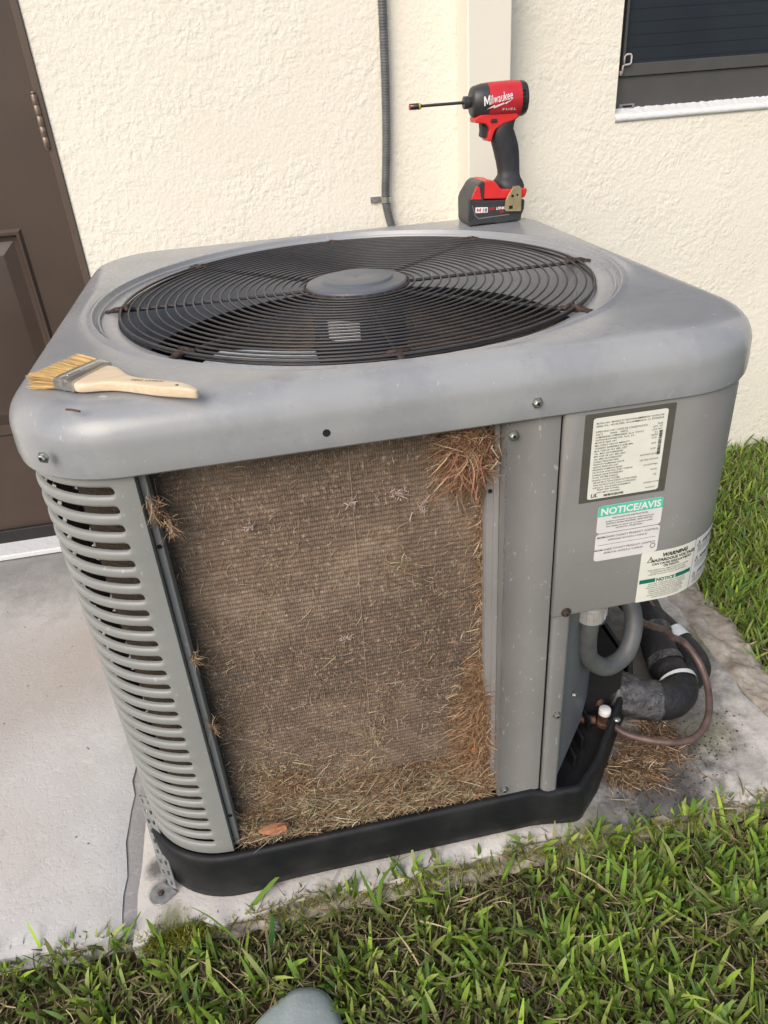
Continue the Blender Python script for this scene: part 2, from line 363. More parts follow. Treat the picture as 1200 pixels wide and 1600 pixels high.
def fibres(name, P0, DIR, LEN, WID, CURL, COLR, mat, parent=None, segs=4, up=None):
    """many thin curved blades in one mesh: arrays (n,3) (n,3) (n) (n) (n,3) (n,3)"""
    n = len(P0)
    d = DIR/np.linalg.norm(DIR, axis=1)[:, None]
    side = np.cross(d, rng.normal(size=(n, 3))) if up is None else np.cross(d, up)
    side /= np.linalg.norm(side, axis=1)[:, None]+1e-9
    vs_ = []
    for k in range(segs+1):
        t = k/segs
        c = P0+d*(LEN*t)[:, None]+CURL*(LEN*t*t)[:, None]
        wdt = WID*(1-.80*t**5)*(.55+.45*min(1, t*3+.3))
        vs_.append(c-side*(wdt/2)[:, None]); vs_.append(c+side*(wdt/2)[:, None])
    V = np.stack(vs_, 1).reshape(-1, 3); m = 2*(segs+1)
    base = (np.arange(n)*m)[:, None, None]
    f = np.array([[2*k, 2*k+1, 2*k+3, 2*k+2] for k in range(segs)])[None]
    F = (base+f).reshape(-1, 4)
    me = bpy.data.meshes.new(name)
    me.vertices.add(len(V)); me.vertices.foreach_set('co', V.ravel())
    me.loops.add(F.size); me.loops.foreach_set('vertex_index', F.ravel().astype(np.int32))
    me.polygons.add(len(F)); me.polygons.foreach_set('loop_start', (np.arange(len(F))*4).astype(np.int32))
    me.update(calc_edges=True)
    at = me.color_attributes.new('tint', 'FLOAT_COLOR', 'POINT')
    c = np.ones((len(V), 4)); c[:, :3] = np.repeat(COLR, m, 0); at.data.foreach_set('color', c.ravel())
    me.materials.append(M[mat]); 
    for p in me.polygons: pass
    me.polygons.foreach_set('use_smooth', np.ones(len(F), dtype=bool))
    return link(name, me, parent)
def vnoise(x, y, s=1., seed=0.): return mnoise.noise(Vector((x*s+seed, y*s-seed*.7, seed*1.3)))
def vn(X, Y, s, seed=0.): return np.array([vnoise(float(a), float(b), s, seed) for a, b in zip(np.ravel(X), np.ravel(Y))])
_dg = [None]
def textmesh(body, size, bold=0., shear=0., align='LEFT', space=1.):
    cu = bpy.data.curves.new('t', 'FONT'); cu.body = body; cu.size = size; cu.offset = bold*size; cu.shear = shear
    cu.align_x = align; cu.resolution_u = 2; cu.space_character = space
    ob = bpy.data.objects.new('t', cu); COL.objects.link(ob); bpy.context.view_layer.update()
    me = bpy.data.meshes.new_from_object(ob.evaluated_get(bpy.context.evaluated_depsgraph_get()))
    V = [tuple(v.co) for v in me.vertices]; F = [tuple(p.vertices) for p in me.polygons]
    bpy.data.objects.remove(ob); bpy.data.curves.remove(cu); bpy.data.meshes.remove(me)
    return V, F

# ============================================================ GROUND
W, D = .857, .848
WALL_Y = 1.132
G().grid(lambda x, y: (x, y, -.036+.006*vnoise(x, y, 6) if abs(x) < 4 and abs(y) < 4 else -.036),
         [-60, -20, -6, -3]+list(np.linspace(-2, 3, 90))+[4, 8, 20, 60], [-60, -20, -6, -3]+list(np.linspace(-1.5, 1.1, 60))+[1.13, 20, 60]).o('ground', 'soil', smooth=True)['kind'] = 'structure'
bpy.data.objects['ground'].data.materials.append(M['lawn'])
for p in bpy.data.objects['ground'].data.polygons:
    c = p.center
    if abs(c.x) > 3.2 or c.y < -1.7: p.material_index = 1
def slab(name, poly, ztop, zbot, mat, step=.02, amp=.0012, seed=0., edge=.006):
    """slab with slightly uneven top and rough rounded border; poly = (x0,y0,x1,y1) with wobbling sides"""
    x0, y0, x1, y1 = poly
    xs = np.linspace(x0, x1, max(3, int((x1-x0)/step))); ys = np.linspace(y0, y1, max(3, int((y1-y0)/step)))
    g = G(); n, mm = len(xs), len(ys)
    V = []
    for i, x in enumerate(xs):
        for j, y in enumerate(ys):
            bx = (i in (0, n-1)); by = (j in (0, mm-1))
            X, Y = x, y
            if j == 0: Y += edge*vnoise(x, 3, 22, seed)
            if i == 0: X += edge*.25*vnoise(y, 5, 22, seed)
            if i == n-1: X += edge*vnoise(y, 9, 22, seed)
            z = ztop+amp*vnoise(x, y, 7, seed)+(-.004 if bx or by else 0)
            V.append((X, Y, z))
    F = [(i*mm+j, (i+1)*mm+j, (i+1)*mm+j+1, i*mm+j+1) for i in range(n-1) for j in range(mm-1)]
    g.add(V, F)
    rim = [i*mm for i in range(n)]+[(n-1)*mm+j for j in range(1, mm)]+[i*mm+mm-1 for i in range(n-2, -1, -1)]+[j for j in range(mm-2, 0, -1)]
    k = len(g.V); g.V += [(V[r][0], V[r][1], zbot) for r in rim]; q = len(rim)
    g.F += [(rim[a], rim[(a+1) % q], k+(a+1) % q, k+a) for a in range(q)]
    ob = g.o(name, mat, smooth=True, auto=50); ob['kind'] = 'structure'; return ob
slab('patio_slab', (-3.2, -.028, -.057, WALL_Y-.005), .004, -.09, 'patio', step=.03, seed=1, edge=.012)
slab('expansion_joint', (-.072, -.03, -.026, WALL_Y-.005), -.0008, -.09, 'caulkjoint', step=.012, amp=.002, seed=3, edge=.01)
slab('equipment_pad', (-.036, -.034, 1.075, WALL_Y-.005), .0, -.09, 'pad', step=.015, amp=.0015, seed=5, edge=.02)
# rough mortar spill along the right side of the pad
def spill(u, v):
    t = v; x = 1.07+.085*u+(.03*(1-abs(2*t-1)))*u+.012*vnoise(u*2, t*9, 2, 4)*u; y = .0+t*1.12
    z = -.004+.014*vnoise(u*1.5, t*10, 2, 9)-.035*max(0, u-.55)-.03*(u <= 0)+.004*vnoise(u*7, t*70, 1, 3)+.0025*vnoise(u*20, t*190, 1, 6)
    return (x, y, z)
G().grid(spill, list(np.linspace(0, 1, 30)), list(np.linspace(0, 1, 330))).o('mortar_strip', 'edge_concrete', smooth=True)['kind'] = 'structure'
def spill2(u, v):     # crumbling lip at the pad's front edge
    x = -.034+u*1.13; y = -.028-.022*v+.008*vnoise(u*40, v, 1, 12)*v; z = -.004-.026*v**1.1+(.004*vnoise(u*90, v*4, 1, 2)+.003*vnoise(u*260, v*9, 1, 7))*min(1, v*3)
    return (x, y, z)
G().grid(spill2, list(np.linspace(0, 1, 420)), list(np.linspace(0, 1, 12))).o('pad_lip', 'edge_concrete', smooth=True)['kind'] = 'structure'

# ============================================================ HOUSE
house = empty('house', (0, WALL_Y, 0), 'cream stucco house wall with brown door and dark framed window behind the condenser', 'house')
DX1 = -.082          # right edge of door jamb opening
WX0, WX1, WZ0, WZ1 = 1.183, 2.35, .925, 2.2
g = G(); y0, y1 = WALL_Y, WALL_Y+.2
def pan(x0, x1, z0, z1): g.add([(x0,y0,z0),(x1,y0,z0),(x1,y0,z1),(x0,y0,z1)], [(0,1,2,3)])
pan(DX1, WX0, -.09, 3); pan(WX1, 6, -.09, 3); pan(WX0, WX1, -.09, WZ0); pan(WX0, WX1, WZ1, 3); pan(-6, -1.12, -.09, 3); pan(-1.12, DX1, 2.2, 3)
rt = .055
g.add([(WX0,y0,WZ0),(WX0,y0+rt,WZ0),(WX0,y0+rt,WZ1),(WX0,y0,WZ1)], [(0,1,2,3)]); g.add([(WX1,y0,WZ0),(WX1,y0+rt,WZ0),(WX1,y0+rt,WZ1),(WX1,y0,WZ1)], [(0,1,2,3)])
g.add([(WX0,y0,WZ1),(WX1,y0,WZ1),(WX1,y0+rt,WZ1),(WX0,y0+rt,WZ1)], [(0,1,2,3)])
g.add([(-6,y0,3),(6,y0,3),(6,y1,3),(-6,y1,3)], [(0,1,2,3)]); g.add([(6,y0,-.09),(6,y1,-.09),(6,y1,3),(6,y0,3)], [(0,1,2,3)]); g.add([(-6,y1,-.09),(6,y1,-.09),(6,y1,3),(-6,y1,3)], [(0,1,2,3)])
g.o('stucco_wall', 'stucco', house)
# door
door = G()
dl = -1.03; dr = -.1; dy = WALL_Y+.022
# door leaf front with two recessed raised-panels
def leaf(gg):
    cells = [(-.93, -.62), (-.5, -.205)]; rows = [(.32, .80), (.98, 1.9)]
    xs = [dl, -.93, -.62, -.5, -.205, dr]; zs = [.05, .32, .80, .98, 1.9, 2.12]
    for i in range(5):
        for j in range(5):
            pn = (xs[i], xs[i+1]) in cells and (zs[j], zs[j+1]) in rows
            a, b, c, d = xs[i], xs[i+1], zs[j], zs[j+1]
            if not pn: gg.add([(a,dy,c),(b,dy,c),(b,dy,d),(a,dy,d)], [(0,1,2,3)])
            else:
                prev = None
                for ins, dep in ((0,0),(.006,-.006),(.012,-.005),(.018,.008),(.026,.01),(.052,.002),(.055,.001)):
                    q = [(a+ins,dy+dep,c+ins),(b-ins,dy+dep,c+ins),(b-ins,dy+dep,d-ins),(a+ins,dy+dep,d-ins)]
                    if prev: gg.add(prev+q, [(0,1,5,4),(1,2,6,5),(2,3,7,6),(3,0,4,7)])
                    prev = q
                gg.add(prev, [(0,1,2,3)])
    gg.add([(dl,dy,.05),(dr,dy,.05),(dr,dy+.04,.05),(dl,dy+.04,.05)], [(0,1,2,3)]); gg.add([(dr,dy,.05),(dr,dy+.04,.05),(dr,dy+.04,2.12),(dr,dy,2.12)], [(0,1,2,3)])
leaf(door)
dobj = door.o('door', 'door', house, auto=20)
G().box(dl, dy-.012, .018, dr+.003, dy+.03, .058).o('door_sweep', 'black_rubber_seal', dobj, bevel=.003)
g = G().box(-.0975, WALL_Y-.004, -.02, DX1, WALL_Y+.1, 2.2).box(-1.12, WALL_Y-.004, -.02, dl-.003, WALL_Y+.1, 2.2).box(-1.12, WALL_Y-.004, 2.125, DX1, WALL_Y+.1, 2.2)
g.box(dr-.02, dy+.045, 0, -.0975, dy+.08, 2.12); g.o('door_frame', 'jamb', house, bevel=.002)
G().box(-1.12, dy+.05, 0, DX1, dy+.09, 2.2).o('door_backing', 'hole', dobj)
def hinge(z):
    gg = G()
    for k in range(5):
        a = z+k*.0196
        gg.lathe([(.0058,.0),(.0064,.0008),(.0064,.0186),(.0058,.0193)], (-.0985, WALL_Y-.004, a), n=14)
    gg.lathe([(.004,-.004),(.0052,-.001),(.004,0)], (-.0985, WALL_Y-.004, z), n=12); gg.lathe([(.004,0),(.0052,.002),(.003,.005)], (-.0985, WALL_Y-.004, z+.0985), n=12)
    return gg
for z in (.955, .2, 1.8):
    hg = hinge(z).o('hinge', 'hinge', dobj, auto=40)
G().box(-1.15, WALL_Y-.058, .0065, -.075, WALL_Y+.1, .022).o('threshold', 'caulk', house, bevel=.004)
# window
yw = WALL_Y+.03
g = G().box(WX0+.001, yw, WZ0+.001, WX1-.001, yw+.02, WZ0+.073)
g.box(WX0+.001, yw, WZ0+.073, WX0+.018, yw+.02, WZ1).box(WX1-.018, yw, WZ0+.073, WX1-.001, yw+.02, WZ1).box(WX0+.018, yw, WZ1-.03, WX1-.018, yw+.02, WZ1)
win = g.o('window', 'bronze', house, bevel=.0015)
g = G().box(WX0+.02, yw-.006, WZ0+.0755, WX1-.02, yw+.012, WZ0+.101).box(WX0+.0205, yw-.006, WZ0+.101, WX0+.027, yw+.012, WZ1-.035)
g.o('sash', 'bronze', win, bevel=.0015)
G().add([(WX0+.025, yw+.010, WZ0+.09), (WX1-.02, yw+.010, WZ0+.09), (WX1-.02, yw+.010, WZ1-.02), (WX0+.025, yw+.010, WZ1-.02)], [(0,1,2,3)]).o('pane', 'glass', win)
g = G()
for k in range(48):
    z = WZ0+.108+k*.025
    g.box(WX0+.028, yw+.0092, z, WX1-.021, yw+.0097, z+.0012)
g.o('screen_lines', 'glass', win)
# small D-shaped latch with stem
pth = [(WX0+.018, yw-.012, WZ0+.081), (WX0+.019, yw-.012, WZ0+.097), (WX0+.0225, yw-.012, WZ0+.099), (WX0+.036, yw-.012, WZ0+.100), (WX0+.0385, yw-.012, WZ0+.103), (WX0+.0385, yw-.012, WZ0+.117), (WX0+.036, yw-.012, WZ0+.120), (WX0+.026, yw-.012, WZ0+.120), (WX0+.0215, yw-.012, WZ0+.116), (WX0+.0215, yw-.012, WZ0+.100)]
G().tube(pth, .0021, 8).box(WX0+.014, yw-.012, WZ0+.078, WX0+.0185, yw-.002, WZ0+.088).o('latch', 'latch', win, smooth=True)
g = G().box(WX0+.024, yw-.003, WZ0+.008, WX0+.062, yw+.001, WZ0+.0095+.009)
wh = g.o('weep_hole_cover', 'galv', win, bevel=.001)
G().box(WX0+.032, yw-.0042, WZ0+.0115, WX0+.055, yw-.0025, WZ0+.0155).o('slot', 'hole', wh)
def sill(u, v):
    x = WX0+u*(WX1-WX0); wv = .0025*vnoise(u*90, 0, 1, 3)+.0015*vnoise(u*240, 0, 1, 5)
    prof = [(.034, .012+wv), (.02, .006+wv*.6), (.008, .001+wv*.4), (-.002, -.003), (-.007, -.010), (-.004, -.016), (.004, -.018)]
    return (x, WALL_Y+prof[v][0], WZ0+prof[v][1])
G().grid(sill, list(np.linspace(0, 1, 500)), list(range(7))).o('window_sill', 'caulk', house, smooth=True)

# square downspout on the wall
g = G(); px0, px1, py = .7965, .8935, WALL_Y-.085
ds = empty('downspout', (.845, WALL_Y, 0), 'square cream painted column running down the wall behind the red impact driver', 'downspout')
g.box(px0, py, -.05, px1, WALL_Y-.001, 3.0); g.o('shaft', 'trim', ds, bevel=.004, seg=3)

# conduit on wall
cx = .634
P = [(.6385, WALL_Y-.016, 3.), (.637, WALL_Y-.016, 1.9), (.634, WALL_Y-.016, 1.2), (.628, WALL_Y-.016, .95), (.6165, WALL_Y-.016, .80), (.6175, WALL_Y-.017, .775), (.625, WALL_Y-.019, .735), (.640, WALL_Y-.03, .68), (.655, WALL_Y-.07, .58), (.66, WALL_Y-.16, .5), (.655, WALL_Y-.24, .46)]
pp = smoothpath(P, 40)
# resample and ridge
L = [0]
for a, b in zip(pp, pp[1:]): L.append(L[-1]+(b-a).length)
n = int(L[-1]/.0018); ss = np.linspace(0, L[-1], n); px = [np.interp(ss, L, [p[i] for p in pp]) for i in range(3)]
cond = empty('electrical_conduit', (.64, WALL_Y, 0), 'ribbed dark grey flexible conduit running down the cream wall left of the column', 'conduit')
G().tube([(px[0][i], px[1][i], px[2][i]) for i in range(n)], [.0082+(.0017 if i % 3 == 0 else (.0014 if i % 3 == 1 else 0)) for i in range(n)], 14).o('hose', 'whip', cond, smooth=True)
g = G().tube([(.6175-.0115, WALL_Y-.002, .790), (.6175-.0115, WALL_Y-.018, .790), (.6175-.006, WALL_Y-.0275, .790), (.6175+.006, WALL_Y-.0275, .790), (.6175+.0115, WALL_Y-.018, .790), (.6175+.0115, WALL_Y-.002, .790)], .003, 4)
cl = G().add([], []).grid(lambda u, v: (.6175+.0112*math.cos(u), WALL_Y-.0165-.0112*math.sin(u), .784+v*.0125), list(np.linspace(-.6, PI+.6, 18)), [0, 1]).box(.583, WALL_Y-.004, .784, .607, WALL_Y-.001, .7965)
cl = cl.o('clamp', 'screw', cond, smooth=False)
md = cl.modifiers.new('s', 'SOLIDIFY'); md.thickness = .0012
G().lathe([(.0058, 0), (.0058, .003), (.004, .0045)], (.592, WALL_Y-.0085, .790), 'y', n=6).o('screw', M['galv'], cl)

# ============================================================ AIR CONDITIONER
ac = empty('air_conditioner', (W/2, D/2, 0), 'grey outdoor condenser unit with round fan guard and one side panel off', 'air conditioner')
R0 = .1227
def rrect(i, n=14, W_=W, D_=D, r=R0, sub=10):
    """rounded-rectangle path (inset i), list of (x,y), counter-clockwise, fixed count"""
    r_ = max(r-i, .01); x0, y0, x1, y1 = i, i, W_-i, D_-i; out = []
    for cx_, cy_, a0 in ((x1-r_, y0+r_, -PI/2), (x1-r_, y1-r_, 0), (x0+r_, y1-r_, PI/2), (x0+r_, y0+r_, PI)):
        for k in range(n+1): a = a0+PI/2*k/n; out.append((cx_+r_*math.cos(a), cy_+r_*math.sin(a)))
        # straight to next corner
        nx = {(-PI/2): (x1, y1-r_), 0: (x0+r_, y1), PI/2: (x0, y0+r_), PI: (x1-r_, y0)}[a0]
        p = out[-1]
        for k in range(1, sub): out.append((p[0]+(nx[0]-p[0])*k/sub, p[1]+(nx[1]-p[1])*k/sub))
    return out
ZC, ZT = .709, .780
FC = (.4315, .4225); RL = .383
# ---- cap
prof = [(.010, ZC+.006, 0), (.004, ZC-.001, 0), (-.004, ZC-.002, 0), (-.0075, ZC+.001, 0), (-.0085, ZC+.008, 0), (-.0085, ZC+.02, 0), (-.008, ZC+.028, 0)]
rr = .038
for k in range(0, 11):
    a = PI/2*k/10; prof.append((-.008+rr*(1-math.cos(a)), ZT-rr+rr*math.sin(a), 0))
for t, z in ((.12, .0002), (.3, .0001), (.55, -.0004), (.8, -.0012), (.94, -.002)): prof.append((t, ZT+z, 1))
for r, z in ((RL+.007, -.0022), (RL+.0055, -.0014), (RL+.003, -.0006), (RL+.001, -.0012), (RL-.0003, -.0035), (RL-.001, -.0065), (RL-.0025, -.0085), (RL-.0045, -.0085), (RL-.006, -.0078), (RL-.0075, -.0085), (RL-.0085, -.0115), (RL-.010, -.0128), (.365, -.0132), (.358, -.0135), (.352, -.0150), (.3485, -.021), (.347, -.1)): prof.append((r, ZT+z, 2))
V = []; N_ = None
edgein = rrect(-.008+rr, sub=16)
for a, z, mode in prof:
    if mode == 0: ring = rrect(a, sub=16)
    else:
        ring = []
        for (x, y) in edgein:
            th = math.atan2(y-FC[1], x-FC[0])
            if mode == 2: ring.append((FC[0]+a*math.cos(th), FC[1]+a*math.sin(th)))
            else:
                ex, ey = FC[0]+(RL+.0085)*math.cos(th), FC[1]+(RL+.0085)*math.sin(th)
                ring.append((x+(ex-x)*a, y+(ey-y)*a))
    N_ = len(ring); V += [(x, y, z) for x, y in ring]
F = [(j*N_+i, j*N_+(i+1) % N_, (j+1)*N_+(i+1) % N_, (j+1)*N_+i) for j in range(len(prof)-1) for i in range(N_)]
cap = mk('top_cover', V, F, 'cap', ac, auto=38)
def screw(x, y, z, parent, nrm=(0,-1,0), r=.0043, mat='screw', name='screw'):
    q = Vector(nrm).to_track_quat('Z', 'Y'); g = G()
    g.lathe([(r*1.5, 0), (r*1.5, .0012), (r, .0014), (r*.95, .0042), (r*.7, .005)], (0,0,0), n=6 if mat == 'screw' else 12)
    V = [tuple(q @ Vector(v)+Vector((x, y, z))) for v in g.V]
    ob = mk(name, V, g.F, mat, parent)
    g2 = G().lathe([(r*.45, .0046), (r*.4, .0054)], (0,0,0), n=6)
    mk('recess', [tuple(q @ Vector(v)+Vector((x, y, z))) for v in g2.V], g2.F, 'hole', ob) if parent.parent is None else None
    return ob
screw(.046, -.0085+.0405*0+.012, .7385, ac, (-.42,-.9,0))
screw(.5535, -.0087, .7285, ac)
screw(W+.008, .35, .735, ac, (1, 0, 0))
G().lathe([(.0042, 0), (.0042, .0006)], (.3252, -.0088, .7275), 'y', n=14).o('screw_hole', 'hole', ac)
# ---- fan guard
GZ = .7712; GC = (.4325, .4265)
def gz(r): return GZ-.0005*(1-(r/.35)**2)
rings = [.0885+.01311*k for k in range(20)]+[.3495]
for k, r in enumerate(rings):
    G().ring((GC[0], GC[1], gz(r)), r, .00145 if k < 20 else .0020, n=128, k=6).o('guard_ring', 'wire', ac, smooth=True)
G().ring((GC[0], GC[1], GZ-.0045), (.3480), .0016, n=128, k=6).o('guard_ring', 'wire', ac, smooth=True)
for k in range(8):
    a = k*PI/4+math.radians(-1.5); ca, sa = math.cos(a), math.sin(a); P = []
    for r in np.linspace(.068, .362, 24): P.append((GC[0]+r*ca, GC[1]+r*sa, gz(r)-.0040))
    sp = G().tube(P, .0027, 6).o('guard_spoke', 'wire', ac, smooth=True)
    # rusty foot clip at the outer end
    g = G(); c0 = Vector((GC[0]+.352*ca, GC[1]+.352*sa, GZ-.001)); u = Vector((ca, sa, 0)); v = Vector((-sa, ca, 0)); z_ = Vector((0,0,1))
    if k == 0: u2 = .6
    def pt(a_, b_, c_): return c0+u*a_+v*b_+z_*c_
    g.tube([pt(-.022, 0, -.003), pt(-.008, 0, .000), pt(.006, .001, -.0005), pt(.014, 0, -.003), pt(.021, 0, -.0035)], [.0032, .0042, .0045, .004, .0036], 7)
    g.tube([pt(-.012, -.014, .001), pt(-.009, 0, .003), pt(-.012, .014, .001)], .0028, 6)
    g.tube([pt(.017, -.007, -.004), pt(.020, 0, -.003), pt(.017, .007, -.004)], .003, 6)
    g.o('guard_clip', 'rust', ac, smooth=True)
G().lathe([(0.001, .0018), (.012, .0034), (.049, .0036), (.0535, .0030), (.0550, .0006), (.0565, -.0005), (.072, -.0018), (.0765, -.0035), (.0775, -.0065), (.075, -.0095)], (GC[0], GC[1], GZ+.0065), n=72, cap=False).o('guard_hub', 'hub', ac, auto=60)
G().ring((GC[0], GC[1], GZ-.0005), .0800, .0018, n=96, k=6).o('hub_rim', 'rust', ac, smooth=True)
# ---- inside: throat, motor, blades, floor, compressor
G().lathe([(.347, -.1), (.350, -.11), (.362, -.118), (.375, -.12)], (FC[0], FC[1], ZT), n=72, cap=False).o('fan_shroud', 'dark', ac, smooth=True)
mot = G().lathe([(.001, 0), (.055, 0), (.069, -.008), (.072, -.02), (.072, -.11), (.06, -.125), (.001, -.127)], (FC[0], FC[1], GZ-.018), n=40, cap=False).o('motor', 'dark', ac, auto=40)
g = G().grid(lambda u, v: (FC[0]+.0728*math.sin(u), FC[1]-.0728*math.cos(u), GZ-.036-.03*v), list(np.linspace(-.85, -.15, 9)), [0, 1]).o('motor_sticker', 'label2', mot, smooth=True)
for k in range(3):
    a0 = k*2*PI/3+math.radians(205)
    def bl(u, v):
        r = .075+(.33-.075)*u; wd = .55+.25*u; a = a0+(v-.5)*wd*1.6*(1-.12*u)+.25*u
        return (FC[0]+r*math.cos(a), FC[1]+r*math.sin(a), ZT-.215+.07*(v-.5)*-1+.012*math.sin(v*PI))
    b_ = G().grid(bl, list(np.linspace(0, 1, 12)), list(np.linspace(0, 1, 12))).o('fan_blade', 'blade', ac, smooth=True)
    md = b_.modifiers.new('s', 'SOLIDIFY'); md.thickness = .0015
G().prism_z([(.05, .06), (.60, .06), (.74, .27), (W-.05, .34), (W-.05, D-.05), (.05, D-.05)], .06, .072).o('interior_floor', 'dark', ac)
G().lathe([(.001, .3), (.06, .29), (.082, .25), (.085, .2), (.085, .06), (.07, .03), (.001, .03)], (.53, .42, .075), n=36, cap=False).o('compressor', 'dark', ac, smooth=True)
# plates and bracket seen through the guard; sky reflection painted into the pale plate
cb = G().prism_z([(.17, .24), (.357, .24), (.357, .40), (.36, .418), (.212, .475), (.17, .40)], .668, .680).o('inner_plate', 'sky_pale_metal', ac, bevel=.002)
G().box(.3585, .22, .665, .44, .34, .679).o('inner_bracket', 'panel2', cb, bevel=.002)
G().prism_z([(.441, .24), (.478, .24), (.478, .318), (.441, .325)], .666, .681).o('paper_tag', 'label2', cb)
# ---- coil
def path_pts(i, segs):
    """open path along body outline inset i: from right front going left round the unit. returns list (x,y,nx,ny,s)"""
    out = []; r = R0-i
    out_s = 0; last = None
    def addp(x, y, nx, ny):
        nonlocal out_s, last
        if last: out_s += math.hypot(x-last[0], y-last[1])
        last = (x, y); out.append((x, y, nx, ny, out_s))
    for s in segs:
        if s[0] == 'l':
            _, a, b, nx, ny, st = s; n = max(1, int(math.hypot(b[0]-a[0], b[1]-a[1])/st))
            for k in range(n+1): addp(a[0]+(b[0]-a[0])*k/n, a[1]+(b[1]-a[1])*k/n, nx, ny)
        else:
            _, c, a0, a1, r, n = s
            for k in range(n+1):
                a = a0+(a1-a0)*k/n; addp(c[0]+r*math.cos(a), c[1]+r*math.sin(a), math.cos(a), math.sin(a))
    q = [out[0]]
    for p in out[1:]:
        if p[4]-q[-1][4] > 1e-6: q.append(p)
    return q
ci = .036; rc = R0-.03
cp_ = path_pts(0, [('l', (.516, ci), (ci+rc, ci), 0, -1, .01), ('a', (ci+rc, ci+rc), -PI/2, -PI, rc, 12), ('l', (ci, ci+rc), (ci, D-ci-rc), -1, 0, .02), ('a', (ci+rc, D-ci-rc), PI, PI/2, rc, 8), ('l', (ci+rc, D-ci), (W-ci-rc, D-ci), 0, 1, .03), ('a', (W-ci-rc, D-ci-rc), PI/2, 0, rc, 8), ('l', (W-ci, D-ci-rc), (W-ci, .33), 1, 0, .03)])
pitch = .0066; nz = int((.715-.085)/pitch); V = []; zz = []
for k in range(nz):
    for t in (0, .2, .38, .5, .62, .8): zz.append((.085+pitch*(k+t), .0010*(1 if .3 < t < .7 else (.25 if t else 0.))))
for (x, y, nx, ny, s) in cp_:
    for z, d in zz:
        wob = .0006*vnoise(s, z, 60, 2); V.append((x-nx*(d+wob), y-ny*(d+wob), z))
m_ = len(zz); F = [(i*m_+j, (i+1)*m_+j, (i+1)*m_+j+1, i*m_+j+1) for i in range(len(cp_)-1) for j in range(m_-1)]
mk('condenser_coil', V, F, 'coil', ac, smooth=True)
G().tube([(.351, ci-.001, .705), (.3485, ci-.0025, .55), (.345, ci-.0015, .35), (.3405, ci-.0025, .15)], .00028, 5).o('coil_thread', 'lint_pale', ac)
# ---- louvered panels
def louver(name, segs, slots, mat='louver', z0=.0935, z1=ZC+.012, n=26, zfirst=.6895, dz=.02283, hh_=.0054):
    pp_ = path_pts(0, segs); S_ = [p[4] for p in pp_]
    ext = []
    for a, b in slots:      # fine samples at the slot ends
        for e, sg in ((a, 1), (b, -1)):
            for q in (-.0012, 0, .0006, .0015, .003, .0054, .0075): ext.append(e+sg*q)
    ss = sorted(set([round(s, 5) for s in S_]+[round(e, 5) for e in ext if 0 < e < S_[-1]]))
    ss2 = [ss[0]]
    for s in ss[1:]:
        if s-ss2[-1] > 3e-4: ss2.append(s)
    ss = ss2
    X = [np.interp(ss, S_, [p[i] for p in pp_]) for i in range(4)]
    def hs(s):
        for a, b in slots:
            if a < s < b:
                e = min(s-a, b-s); return hh_ if e >= hh_ else math.sqrt(max(0, hh_**2-(hh_-e)**2))
        return 0.
    def sdf(s, zc_):
        d = 1
        for a, b in slots:
            ds_ = max(a+hh_-s, s-(b-hh_), 0); d = min(d, math.hypot(ds_, zc_)-hh_)
        return max(0, d)
    cols = []
    rows_kind = []
    for si, s in enumerate(ss):
        nx, ny = X[2][si], X[3][si]; L_ = math.hypot(nx, ny); nx /= L_; ny /= L_
        h = hs(s); col = []
        def put(z, dep): col.append((X[0][si]-nx*dep, X[1][si]-ny*dep, z))
        put(z0, .001); put(z0+.003, 0)
        for k in range(n-1, -1, -1):
            zc_ = zfirst-k*dz
            for off in (-.0108, -.009, -.0073, -.006):
                pass
                d = sdf(s, off) if off < -hh_ else 0; put(zc_+off, .0022*max(0, 1-d/.0035)**1.6)
            put(zc_-h, .0024 if h > 0 else .0022*max(0, 1-sdf(s, 0)/.0035)**1.6)
            put(zc_-h*.98, .0058 if h > 0 else .0022*max(0, 1-sdf(s, 0)/.0035)**1.6)
            put(zc_+h*.98, .0058 if h > 0 else .0022*max(0, 1-sdf(s, 0)/.0035)**1.6)
            put(zc_+h, .0024 if h > 0 else .0022*max(0, 1-sdf(s, 0)/.0035)**1.6)
            for off in (.006, .0073, .009, .0108):
                d = sdf(s, off); put(zc_+off, .0022*max(0, 1-d/.0035)**1.6)
        put(z1-.01, 0); put(z1, 0); cols.append(col)
    m_ = len(cols[0]); V = [v for c in cols for v in c]; F = []
    for i in range(len(ss)-1):
        sm = (ss[i]+ss[i+1])/2; inslot = hs(ss[i]) > 0 or hs(ss[i+1]) > 0
        for j in range(m_-1):
            jj = (j-2) % 12 if 2 <= j < 2+12*n else -1
            if jj == 5 and inslot: continue
            F.append((i*m_+j, (i+1)*m_+j, (i+1)*m_+j+1, i*m_+j+1))
    me_ = mk(name, V, F, mat, ac, auto=45)
    return me_, S_[-1]
sgA = [('l', (.125, 0), (R0, 0), 0, -1, .01), ('a', (R0, R0), -PI/2, -PI, R0, 26), ('l', (0, R0), (0, D-R0), -1, 0, .05), ]
LA = .0023+PI/2*R0+(D-2*R0)
louver('louvered_panel', sgA, [(.0235, .215), (.29, .52), (.56, LA-.03)])
LB = PI/2*R0*2+(W-2*R0)
louver('louvered_panel', [('a', (R0, D-R0), PI, PI/2, R0, 12), ('l', (R0, D), (W-R0, D), 0, 1, .06), ('a', (W-R0, D-R0), PI/2, 0, R0, 12)], [(.03, .38), (.41, LB-.03)])
louver('louvered_panel', [('l', (W, D-R0), (W, .33), 1, 0, .05)], [(.02, D-R0-.33-.03)])
